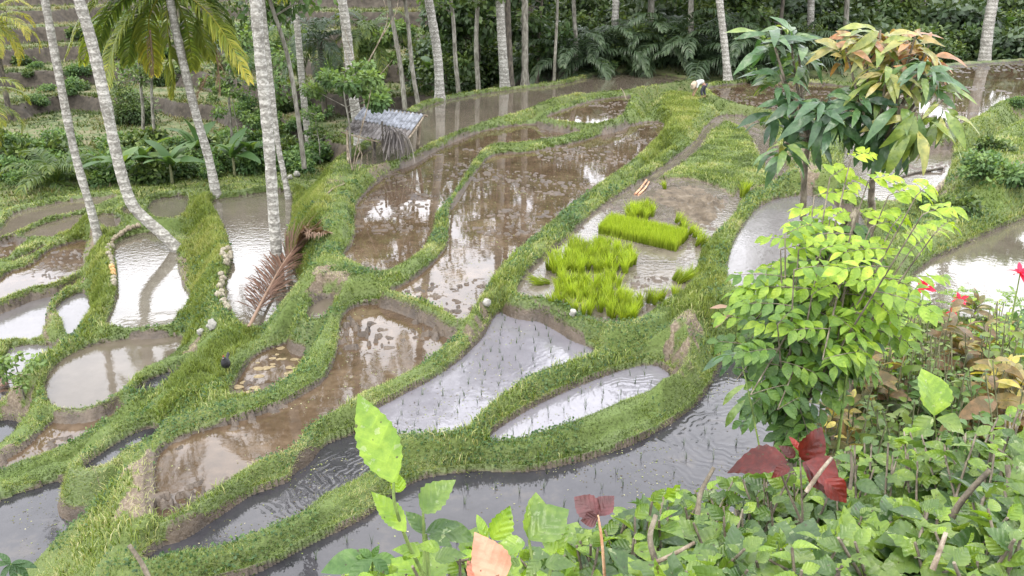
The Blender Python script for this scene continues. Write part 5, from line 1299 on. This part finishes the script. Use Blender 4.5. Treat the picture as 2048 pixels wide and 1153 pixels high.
leaf_plant('rounded_leaf_shoot', 'shoot with a broad round toothed leaf held up at the bottom centre', (1100,1260), 1.35,
    [((1058,1080),(1092,992),1.2,T_round,.66,.6,n4), ((1058,1080),(1130,1010),1.19,T_round,.6,.55,n2), ((1050,1086),(983,1100),1.18,T_hib,.8,.6,n3), ((1110,1108),(1085,1062),1.22,T_hib,.85,.6,n4), ((1115,1100),(1130,1050),1.24,T_hib,.8,.6,n2), ((985,1080),(1022,1016),1.25,T_hib2,.9,.6,n1), ((975,1085),(957,1030),1.26,T_ti,.9,.6,n1), ((1080,1120),(1050,1153),1.16,T_hib,.5,.4,n3), ((1090,1130),(1150,1120),1.16,T_hib,.5,.4,n3), ((1040,1130),(1010,1120),1.18,T_hib,.7,.45,n3)], M_hib,
    extra=[[(1100,1260,1.3), (1070,1150,1.22), (1058,1080,1.2)], [(1080,1200,1.25), (1000,1130,1.25), (985,1078,1.25)], [(1090,1180,1.25), (1112,1105,1.23)]])
T_pink = leaf_tpl(ell(.34, .36), 16, .35, .25, serr=.05)
leaf_plant('pink_leaf_plant', 'large faded pink leaf standing upright at the bottom edge', (1000,1260), 1.2, [((1000,1165),(952,1065),1.05,T_pink,.6,.7,n1), ((965,1175),(945,1120),1.07,T_round,.3,.6,n4)], M_pink, extra=[[(1000,1260,1.1), (1000,1160,1.05)]], smat=M_cut)
leaf_plant('maroon_leaf_plant', 'single dusky maroon round leaf on a red stalk above the hedge', (1215,1240), 1.5, [((1196,1030),(1150,995),1.4,T_round,.45,.35,n1), ((1196,1032),(1222,990),1.4,T_round,.3,.3,n2), ((1196,1035),(1165,1045),1.4,T_round,.4,.3,n1)], leaf_mat('maroon_leaf', [(0, (.10, .03, .04)), (1, (.26, .10, .12))], .25, .5, .4, vein=.4),
    extra=[[(1215,1240,1.5), (1205,1095,1.42), (1196,1030,1.4)]], smat=M_orange)
leaf_plant('palmate_leaf_plant', 'blue green five fingered leaf spread out at the bottom left of the big leaf', (745,1260), 1.5,
    [((745,1118),(640,1128),1.4,T_obov,.22,.6,n3), ((745,1118),(690,1165),1.38,T_obov,.2,.55,n3), ((745,1118),(722,1096),1.4,T_obov,.3,.6,n3), ((745,1118),(755,1092),1.42,T_obov,.3,.6,n3), ((745,1118),(795,1115),1.4,T_obov,.3,.6,n3), ((745,1118),(780,1145),1.38,T_obov,.2,.55,n3), ((750,1122),(715,1108),1.4,T_obov,.35,.6,n3)], M_glir, extra=[[(745,1260,1.5), (745,1118,1.4)]])
leaf_plant('cassava_leaf_plant', 'faint dark green fingered leaf at the bottom left corner', (20,1300), 1.9,
    [((22,1128),(a_, b_),1.7,T_ti,.1,.4,n3) for a_, b_ in [(0,1105),(-20,1125),(50,1118),(75,1125),(60,1150),(30,1165),(-5,1160)]], M_glir, extra=[[(20,1300,1.9), (22,1128,1.7)]])
# grey bamboo stick bottom left
stick([(305,1175),(285,1130),(258,1090)], .009, 'grey bent stick poking up at the bottom left', M_brown, dist=3.0)
# red leaved plant in the hedge
RT = leaf_tpl(ell(.38, .42), 16, .3, .5, serr=.05, wave=.15)
leaf_plant('red_leaf_shrub', 'shrub with big dark red leaves rising out of the hedge', (1600,1250), 2.1,
    [((1600,918),(1662,868),2.0,RT,.25,.40,n1), ((1612,925),(1700,960),1.93,RT,.45,.5,n3), ((1605,925),(1678,975),1.95,RT,.5,.42,n3), ((1575,925),(1450,918),1.95,T_hib,.3,.3,n3), ((1590,915),(1560,890),2.0,T_hib,.2,.35,n1), ((1650,960),(1700,1000),1.9,RT,.55,.5,n1), ((1580,935),(1540,950),1.92,T_hib,.4,.3,n3), ((1600,905),(1585,872),2.02,T_ti,.8,.5,n1), ((1598,910),(1615,885),2.0,T_ti,.9,.6,n2)], M_red,
    extra=[[(1600,1250,2.1), (1605,1050,2.0), (1600,915,2.0)], [(1605,1050,2.0), (1560,940,1.97), (1575,920,1.95)], [(1603,1000,2.0), (1640,950,1.92)]], smat=M_brown)
for k, (pxs, rad, lb, dd) in enumerate([([(1612,985),(1640,945),(1664,915)], .0075, 'pale cut twig pointing up before the red leaves', 1.75), ([(1395,1030),(1402,985),(1428,935)], .008, 'reddish broken twig with a pale cut end in the hedge', 1.6), ([(1300,1130),(1345,1110),(1390,1085)], .006, 'bleached bare twig low in the hedge', 1.35),
        ([(1320,1150),(1300,1080),(1312,1030)], .009, 'thick brown stub at the bottom of the hedge', 1.4), ([(1865,1140),(1880,1100),(1892,1065)], .007, 'thin pale cut twig at the bottom right', 1.4), ([(1700,980),(1704,940),(1702,905)], .006, 'upright brown twig beside the big hedge leaves', 1.8),
        ([(1890,1060),(1925,1000),(1980,940)], .011, 'green brown slanting stem in the right hedge', 1.7), ([(2010,1080),(2020,990),(2015,930)], .011, 'dark stem in the shade at the right edge', 1.8)]):
    stick(pxs, rad * .6, lb, M_cut if k in (0, 2, 4) else M_brown, 'twig', dist=dd, cat='twig')

# ---- bright compound-leaved tree
def compound(f, a, p, d, nrm, L, r, t, g, npair=5, ls=.055, tpl=None):
    d = norm(d); nrm = norm(nrm - d * np.dot(nrm, d)); side = np.cross(nrm, d); P = []; 
    for q in range(7): s = q / 6; P.append(p + d * L * s - nrm * .22 * L * s * s)
    P = np.array(P); tube(a, P, np.linspace(.0018, .0009, 7), 4, cap=False)
    pos, xd = [], []
    for q in range(npair):
        s = .18 + .74 * q / (npair - 1); k = s * 6; i = int(k); pp = P[i] + (P[min(i + 1, 6)] - P[i]) * (k - i); dd = norm(P[min(i + 1, 6)] - P[i])
        for sg in (-1, 1): pos.append(pp); xd.append(side * sg * .9 + dd * .5)
    pos.append(P[-1]); xd.append(norm(P[-1] - P[-2])); n = len(pos)
    scatter(f, tpl or T_obov, np.array(pos), np.array(xd) + r.normal(size=(n, 3)) * .1, nrm + r.normal(size=(n, 3)) * .22, ls * (.8 + .35 * r.random(n)), np.clip(t + r.normal(size=n) * .07, 0, 1), g + r.normal(size=n) * .05)
def glir_tree():
    r = np.random.default_rng(2000); base = D(1568, 1000, 3.15); root = empty('leafy_tree', tuple(base), 'bright light green leafy tree with a grey trunk in the right foreground', 'tree')
    a = Acc(); f = Acc(); tw = a
    T = curve([D(*q) - base for q in [(1565,1000,3.1), (1572,880,3.1), (1588,790,3.1), (1612,720,3.12), (1640,650,3.15), (1672,580,3.2), (1700,500,3.2), (1712,420,3.2)]], 6)
    tube(a, T, np.interp(np.linspace(0, 1, len(T)), [0, .3, .6, 1], [.041, .036, .026, .012]), 12)
    tips = [(1706,318,.95), (1660,355,.9), (1745,362,.9), (1690,375,.95), (1790,392,.9), (1852,392,.85), (1865,430,.8), (1625,392,.85), (1720,430,.85), (1800,450,.75), (1750,455,.8), (1840,500,.7), (1660,440,.8), (1610,455,.6), (1560,470,.25), (1550,500,.7), (1580,540,.3),
            (1530,540,.2), (1640,500,.65), (1700,500,.75), (1770,520,.7), (1820,560,.6), (1620,590,.7), (1680,570,.7), (1730,590,.65), (1540,600,.2), (1510,640,.65), (1500,680,.6), (1560,650,.25), (1600,640,.6), (1660,640,.65), (1720,650,.65), (1480,700,.55), (1520,720,.15), (1580,710,.2), (1640,700,.6), (1690,700,.6),
            (1470,760,.15), (1500,790,.1), (1550,770,.12), (1600,760,.1), (1640,750,.15), (1560,820,.1), (1500,740,.2), (1700,740,.5), (1530,680,.25), (1660,720,.55), (1590,500,.5), (1740,500,.7), (1890,470,.7)]
    for q, (x_, y_, br) in enumerate(tips):
        dd = 3.05 + .22 * r.normal(); x_ = 1660 + (x_ - 1660) * .9 - (15 if y_ > 600 else 0); br = br * .8 + .2; tp = D(x_, y_, dd) - base
        k = int(np.clip(np.searchsorted(-T[:, 2], -(tp[2] - .18)), 8, len(T) - 1)); b = T[k]
        C = curve([b, b + (tp - b) * .5 + [0, 0, -.02], tp], 5); tube(a, C, np.linspace(.0055, .002, len(C)), 6)
        for m_ in range(8):
            az = m_ * 2.4 + r.random(); s = 1 - .12 * m_; k2 = int(s * (len(C) - 1)); p = C[k2]
            d = np.array([math.cos(az), math.sin(az) * .8, .25 - .1 * m_]); nn = np.array([0, -.45, 1.]) + r.normal(size=3) * .2
            compound(f, tw, p, d, nn, .10 + .05 * r.random(), r, br * (.85 + .2 * r.random()) - .08 * m_ * br, .45 + .15 * r.random(), npair=4, ls=.058)
    a.build('trunk', M_brown, root, smooth=True); f.build('crown', M_glir, root, smooth=True)
glir_tree()
# ---- mango saplings
def mango(label, trunk, whorls, seed, base):
    r = np.random.default_rng(seed); root = empty('mango_tree', tuple(base), label, 'tree'); a = Acc(); f = Acc()
    T = curve([np.array([0, 0, -.1])] + [D(*q) - base for q in trunk], 6); tube(a, T, np.linspace(.018, .009, len(T)), 10)
    for q, (x_, y_, dd, t, n, L, dr) in enumerate(whorls):
        n = n + 11; x_ = 1700 + (x_ - 1700) * .93
        tp = D(x_, y_, dd) - base; k = int(np.clip(np.argmin(np.linalg.norm(T - tp, axis=1)) - 1, 3, len(T) - 1)); b = T[min(k, len(T) - 1)] if tp[2] > T[-1][2] - .1 else T[max(len(T) - 4, 0)]
        b = T[-1] if tp[2] > T[-1][2] - .15 else T[-3]
        C = curve([b, (b + tp) / 2 + [0, 0, -.03], tp], 5); tube(a, C, np.linspace(.008, .004, len(C)), 7)
        az = np.arange(n) * (6.283 / n) * 1.0 + r.random(n) * .4; el = dr + .45 * r.normal(size=n) * .6
        xd = np.stack([np.cos(az) * np.cos(el), np.sin(az) * np.cos(el), np.sin(el)], 1); m_ = r.random(n) < .5
        nn = np.tile([0, -.55, .85], (n, 1)) + r.normal(size=(n, 3)) * .25; ti = np.clip(t + r.normal(size=n) * .12, 0, 1); sc = L * .6 * (.6 + .5 * r.random(n)); P = tp + xd * .02 - np.outer(r.random(n), [0, 0, .07])
        for tpl, mm in ((T_mango, m_), (T_mango2, ~m_)): scatter(f, tpl, P[mm], xd[mm], nn[mm], sc[mm], ti[mm], .4 + .25 * r.random(mm.sum()))
    a.build('trunk', M_brown, root, smooth=True); f.build('crown', M_mango, root, smooth=True)
b1 = np.array([D(1600, 560, 3.9)[0], D(1600, 560, 3.9)[1], 0]); b1[2] = float(ground_z(b1[0], b1[1]))
mango('young mango tree with dark green wavy leaves in front of the dark palms', [(1602,520,3.85), (1606,430,3.8), (1610,340,3.75), (1618,275,3.75)],
      [(1530,68,3.7,.3,9,.26,.3), (1570,70,3.8,.35,8,.25,.5), (1590,110,3.8,.3,8,.25,.2), (1550,150,3.7,.3,6,.22,.1), (1590,200,3.7,.15,9,.24,.1), (1640,195,3.6,.2,9,.26,.1), (1665,230,3.65,.2,8,.25,-.1), (1560,285,3.6,.42,7,.22,-.1), (1620,240,3.9,.2,8,.24,-.1), (1690,215,3.7,.2,9,.27,0), (1540,215,3.8,.2,6,.22,0)], 31, b1)
b2 = np.array([D(1742, 560, 4.1)[0], D(1742, 560, 4.1)[1], 0]); b2[2] = float(ground_z(b2[0], b2[1]))
mango('young mango tree with copper and yellow green leaves at the upper right', [(1738,480,3.95), (1742,400,3.85), (1746,350,3.8), (1756,292,3.75)],
      [(1690,95,3.7,.78,8,.24,.3), (1730,70,3.75,.9,8,.22,.3), (1765,60,3.7,.72,8,.24,.2), (1800,80,3.8,.85,8,.22,.3), (1840,75,3.7,.9,8,.22,.2), (1870,90,3.75,.98,7,.20,.3), (1780,130,3.6,.7,9,.25,0), (1860,125,3.6,.3,8,.24,.1), (1820,150,3.7,.8,8,.22,0), (1750,160,3.7,.4,8,.25,0), (1880,150,3.7,.45,8,.22,-.1), (1810,210,3.6,.35,8,.25,-.3), (1760,235,3.7,.2,8,.26,-.5), (1845,215,3.55,.6,9,.34,-.9), (1900,200,3.6,.6,7,.25,-.6), (1720,190,3.6,.25,8,.25,-.1), (1790,250,3.7,.2,6,.26,-.8)], 32, b2)

# ---- plants of the right bank
def ti_plant(px, py, lift, n, L, t, label, seed, mat=None, tpl=None, el=(.2, 1.3), name='ti_plant', dist=None):
    r = np.random.default_rng(seed); B = G(px, py, 0) if dist is None else D(px, py, dist); root = empty(name, tuple(B), label, 'plant'); a = Acc(); f = Acc()
    tube(a, [(0, 0, -.1), (0, 0, lift * .5), (0, 0, lift)], [.015, .013, .01], 7); a.build('stem', M_brown, root, smooth=True)
    az = np.arange(n) * 2.4 + r.random(n) * .4; e = el[0] + (el[1] - el[0]) * np.arange(n) / n + r.normal(size=n) * .12
    xd = np.stack([np.cos(az) * np.cos(e), np.sin(az) * np.cos(e), np.sin(e)], 1)
    scatter(f, tpl or T_ti, np.stack([0 * az, 0 * az, lift - .12 * (1 - np.arange(n) / n)], 1), xd, np.array([0, -.5, .8]) + r.normal(size=(n, 3)) * .25, L * (.75 + .4 * r.random(n)), np.clip(t + r.normal(size=n) * .14, 0, 1), .4 + .25 * r.random(n))
    f.build('foliage', mat or M_ti, root); return root
TIL = [(1795,700,.25,12,.28,.5,'bronze plant with an upright reddish leaf left of the yellow leaves'), (1835,690,.2,11,.26,.35,'olive leaved plant in the middle of the right bank'), (1945,650,.3,12,.32,.55,'bronze broad leaved plant at the top of the right bank'),
       (2010,690,.3,12,.30,.72,'yellowing leaved plant near the right edge'), (1940,720,.32,9,.28,.85,'plant with big hanging yellow leaves on the right bank'), (1760,760,.15,12,.26,.5,'brownish plant with long narrow leaves beside the bright tree'), (1680,800,.12,10,.20,.55,'low brown leaved plant right of the grey trunk'),
       (1720,830,.12,10,.20,.45,'olive and brown rosette at the foot of the bright tree'), (1880,760,.15,10,.22,.4,'olive rosette in the shade of the right bank'), (1650,850,.1,8,.2,.6,'small rosette with a curled yellow leaf by the grey trunk'), (2035,760,.2,10,.26,.6,'bronze leaved plant at the far right edge'), (1985,760,.1,8,.22,.3,'dark green rosette under the yellow leaves'), (1810,780,.1,9,.2,.55,'rust tinged rosette low on the right bank')]
for k, (px, py, lf, n, L, t, lb) in enumerate(TIL): ti_plant(px, py, lf, n, L, t, lb, 3000 + k, el=(-.9, 1.2) if k in (3, 4) else (.1, 1.3))
for k, (px, py, s, lb) in enumerate([(1848,578,.10,'crimson flower tuft at the edge of the dark right pond'), (1920,600,.07,'small crimson flower above the bronze plant'), (1905,625,.06,'crimson bud just below the small crimson flower'), (2040,548,.11,'red flower head at the right edge'), (1770,688,.09,'pink red flower beside the bronze plant'), (1703,664,.04,'tiny red bloom among the bright green leaves'), (1775,585,.05,'dull pink tip left of the crimson flower tuft')]):
    dd = np.linalg.norm(G(px, py + 40, 0) - [0, 0, CAMZ]) - .15; dd = min(dd, 6.2) if px > 1710 else 2.95; P0 = D(px, py, dd); r = np.random.default_rng(3100 + k)
    root = empty('red_flower', tuple(P0), lb, 'flower'); f = Acc(); n = 14; az = r.random(n) * 6.28; e = -.2 + 1.5 * r.random(n); xd = np.stack([np.cos(az) * np.cos(e), np.sin(az) * np.cos(e), np.sin(e)], 1)
    scatter(f, T_ti, np.zeros((n, 3)), xd, np.array([0, -.5, .8]) + r.normal(size=(n, 3)) * .4, s * .75 * (.7 + .5 * r.random(n)), r.random(n), .5); f.build('petals', M_flower, root)
    a = Acc(); gz = float(ground_z(P0[0], P0[1])) - P0[2]; gz = max(gz, -.8); tube(a, [(0, 0, gz), (.01, 0, gz * .5), (0, 0, 0)], [.006, .005, .004], 5); a.build('stem', M_gstem, root)
def feathery(px, py, H, n, label, seed, t=.45, dist=None, ls=.05):
    r = np.random.default_rng(seed); B = G(px, py, 0) if dist is None else D(px, py, dist); root = empty('feathery_plant', tuple(B), label, 'plant'); a = Acc(); f = Acc()
    for q in range(n):
        az = q * 2.4 + r.random(); s = .4 + .6 * q / n; p = np.array([0, 0, H * s]); d = np.array([math.cos(az), math.sin(az), .35])
        compound(f, a, p, d, np.array([0, -.4, 1.]) + r.normal(size=3) * .15, .26, r, t + .2 * r.random(), .5, npair=8, ls=ls)
    tube(a, [(0, 0, -.05), (.01, 0, H * .5), (0, 0, H)], [.008, .006, .004], 6); a.build('stem', M_gstem, root); f.build('foliage', M_glir, root)
for k, (px, py, H, n, lb) in enumerate([(1905,640,.5,11,'feathery leaved seedling tree reaching up before the dark right pond'), (1945,640,.35,8,'feathery plant right of the tallest feathery seedling'), (1800,660,.3,9,'feathery blue green plant behind the pink red flower'), (2020,640,.45,10,'feathery plant at the right edge below the red flower head'), (1865,660,.25,9,'low feathery plant among the bronze leaves'), (1740,640,.25,8,'feathery plant beside the bright tree crown')]):
    feathery(px, py, H, n, lb, 3200 + k)
leaf_plant('heart_leaf_plant', 'yellow green heart shaped leaf standing up over the middle of the right hedge', (1880,900), 2.7, [((1868,832),(1868,735),2.6,T_round,.9,.55,n1), ((1872,838),(1935,855),2.6,T_round,.7,.5,n3), ((1866,836),(1815,870),2.6,T_hib,.6,.5,n3)], M_hib, extra=[[(1880,1000,2.7), (1875,900,2.65), (1868,832,2.6)]])
print('bank', [np.round(np.linalg.norm(G(x_, y_, 0) - [0, 0, CAMZ]), 1) for x_, y_ in [(1700,600),(1800,620),(1900,620),(2030,620),(1700,700),(1900,700),(1700,800),(1900,800)]])
def mass(px0, px1, ytop, dd, n, label, mat, tpl, ls, tr, seed, yb=90):
    r = np.random.default_rng(seed); tips = []
    for q in range(n):
        x_ = px0 + (px1 - px0) * r.random(); y_ = ytop + yb * r.random() ** 1.3; tips.append(D(x_, y_, dd + r.normal() * .18))
    c = D((px0 + px1) / 2, ytop + yb + 60, dd + .1); c[2] = min(c[2], float(ground_z(c[0], c[1])) + .05)
    shrub('bank_shrub', label, tips, c, tpl, ls, mat, seed, smat=M_stem, nleaf=16, tr=tr, span=.7, stem_r=.006)
for k, (a_, b_, yt, dd, n, mt, tp, ls, tr, lb) in enumerate([
    (1680,1760,640,4.6,20,M_vine,[T_obov,T_hib],.085,(.2,.8),'leafy bank shrub just right of the bright tree'),
    (1750,1840,610,4.9,24,M_glir,[T_obov],.06,(.15,.5),'fine leaved green shrub below the crimson flower tuft'),
    (1830,1900,625,4.9,22,M_vine,[T_obov],.06,(.4,.9),'small leaved shrub left of the bronze bank plants'),
    (1900,1980,610,4.8,16,M_ti,[T_ti],.20,(.1,.5),'bronze leaved shrub under the small crimson flower'),
    (1970,2060,640,4.7,24,M_vine,[T_obov,T_hib],.075,(.3,.8),'leafy shrub on the bank at the right edge'),
    (1720,1800,700,4.3,14,M_ti,[T_ti],.17,(.1,.5),'olive leaved shrub under the pink red flower'),
    (1800,1890,700,4.3,22,M_vine,[T_obov,T_hib],.07,(.2,.7),'vine covered shrub in the middle of the right bank'),
    (1890,1990,740,4.1,22,M_vine,[T_obov],.07,(.1,.6),'shady green shrub beneath the hanging yellow leaves'),
    (1980,2070,720,4.2,14,M_ti,[T_ti],.19,(.3,.7),'yellow and bronze leaved shrub near the right edge'),
    (1700,1790,660,4.4,26,M_glir,[T_obov],.055,(.1,.45),'dense fine leaved shrub left of the bronze plants'),
    (1840,1940,670,4.4,28,M_vine,[T_obov],.05,(.3,.8),'light green small leaved shrub in front of the bronze plants'),
    (1940,2060,590,5.0,20,M_glir,[T_obov],.06,(.3,.7),'light green shrub at the right edge beside the red flower head'),
    (1640,1720,790,3.7,16,M_ti,[T_ti],.12,(.1,.7),'low olive leaved shrub beside the grey trunk'),
    (1720,1830,790,3.7,22,M_vine,[T_hib,T_obov],.075,(.2,.8),'creeper covered shrub behind the right hedge')]):
    mass(a_, b_, yt, dd, n, lb, mt, tp, ls, tr, 3400 + k)
# brown dead leaf twig on the bund by the tree
leaf_plant('dead_leaf_twig', 'withered orange brown leaves on a twig against the grass left of the bright tree', (1480,640), 3.3, [((1475,622),(1425,598),3.3,T_mango,.6,.6,n3), ((1475,622),(1422,642),3.3,T_mango,.55,.6,n3), ((1475,622),(1500,596),3.3,T_mango,.7,.6,n1)], M_dry, extra=[[(1530,640,3.3), (1475,622,3.3)]], smat=M_brown)
leaf_plant('mango_leaf_shoot', 'dark glossy long leaves sticking out left of the bright tree base', (1520,900), 2.9, [((1480,708),(1395,718),2.9,T_mango,.2,.5,n3), ((1475,715),(1430,745),2.9,T_mango,.25,.5,n3), ((1490,770),(1435,800),2.8,T_mango,.55,.5,n3), ((1490,800),(1440,850),2.8,T_mango,.5,.5,n3), ((1505,830),(1480,870),2.8,T_mango,.4,.5,n3)], M_mango, extra=[[(1520,900,2.9), (1500,800,2.85), (1480,708,2.9)]], smat=M_gstem)

# vines and small leaves covering the bank
def bank_cover():
    r = np.random.default_rng(3500); wt = np.where(is_bank & (RR < 12) & (TT > R(-12)), 1.0, 0) * np.clip(4.5 / RR, .2, 1.5) ** 1.2
    n = 26000; x, y, z, rr, i, j = pick(wt, n, r)
    up = r.random(n) ** 1.5 * .28 * (.4 + vnoise(x * 3, y * 3, 8)); P = np.stack([x, y, z + .01 + up], 1); a = Acc()
    sl = np.array([.35, .5, .6]); nn = np.tile(toward * .5 + [.0, 0, .6], (n, 1)) + r.normal(size=(n, 3)) * .4; xd = r.normal(size=(n, 3)) * [1, 1, .5] + [0, -.3, -.2]
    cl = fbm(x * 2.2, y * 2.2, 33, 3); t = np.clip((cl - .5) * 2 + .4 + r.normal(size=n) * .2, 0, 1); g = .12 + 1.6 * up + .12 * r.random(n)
    sz = .035 + .045 * r.random(n) * (.5 + cl); h = r.random(n) < .5
    for tp, m_ in ((T_obov, h), (T_round, ~h)): 
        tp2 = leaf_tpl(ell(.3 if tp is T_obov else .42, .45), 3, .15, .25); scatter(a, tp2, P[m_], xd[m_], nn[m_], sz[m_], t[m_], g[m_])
    o = a.build('vines', M_vine); tag(o, 'tangle of small leaved vines and creepers covering the right bank', 'vines', kind='stuff')
bank_cover()
# small bright tree at the left edge
B = G(50, 800, 0); r = np.random.default_rng(3600); root = empty('sapling', tuple(B), 'small sapling with bright leaves at the left edge above the pale ponds', 'tree'); a = Acc(); f = Acc()
tp = at_depth(30, 725, B[1] - .2) - B; tube(a, curve([(0, 0, -.05), tp * .5, tp], 4), np.linspace(.02, .008, 9), 6)
foliage(f, [tp + r.normal(size=3) * [.28, .2, .14] for _ in range(9)], [.16] * 9, 420, .10, r, (.5, 1), .6, T_oval); a.build('trunk', M_slimbark, root); f.build('crown', M_lush, root)
stick([(12,790),(4,762),(-8,735)], .12, 'dark leaning stump at the left edge beside the sapling', M_darkbark, 'stump', cat='stump')
# ---------------------------------------------------------------- camera, light
cam = bpy.data.cameras.new('camera'); co = bpy.data.objects.new('camera', cam); COL.objects.link(co)
co.location = (0, 0, CAMZ); co.rotation_euler = (math.pi / 2 - PITCH, 0, 0)
cam.sensor_width = 36; cam.lens = 36 * F / 2048; cam.clip_end = 3000; cam.clip_start = .05
scene.camera = co
w = bpy.data.worlds.new('World'); scene.world = w; w.use_nodes = True
nt = w.node_tree; nt.nodes.clear()
out = nt.nodes.new('ShaderNodeOutputWorld'); bg = nt.nodes.new('ShaderNodeBackground')
sky = nt.nodes.new('ShaderNodeTexSky'); sky.sky_type = 'NISHITA'; sky.sun_disc = False
SUN_EL, SUN_ROT = R(62), R(-150)
sky.sun_elevation = SUN_EL; sky.sun_rotation = SUN_ROT; sky.air_density = 1.2; sky.dust_density = 4
tc = nt.nodes.new('ShaderNodeTexCoord')
nz = noise_tex(nt, tc.outputs['Generated'], 2.2, 5, .55)
cl = ramp(nt, nz.outputs[0], [(.3, (21.0, 21.8, 24.5)), (.68, (32.0, 31.8, 32.5))])
mx = mixc(nt, .9, sky.outputs[0], cl.outputs[0])
nt.links.new(mx, bg.inputs[0]); bg.inputs[1].default_value = .145
nt.links.new(bg.outputs[0], out.inputs[0])
sl = bpy.data.lights.new('sun', 'SUN'); sl.energy = 2.1; sl.angle = R(12); sl.color = (1, .93, .82)
so = bpy.data.objects.new('sun', sl); COL.objects.link(so)
sdir = Vector((math.sin(SUN_ROT) * math.cos(SUN_EL), math.cos(SUN_ROT) * math.cos(SUN_EL), math.sin(SUN_EL)))
so.rotation_euler = sdir.to_track_quat('Z', 'Y').to_euler()
scene.view_settings.view_transform = 'Standard'; scene.view_settings.look = 'None'; scene.view_settings.exposure = 0

for _o in COL.objects:
    if len(str(_o.get('label', '')).split()) > 16: print('LONG', _o['label'])
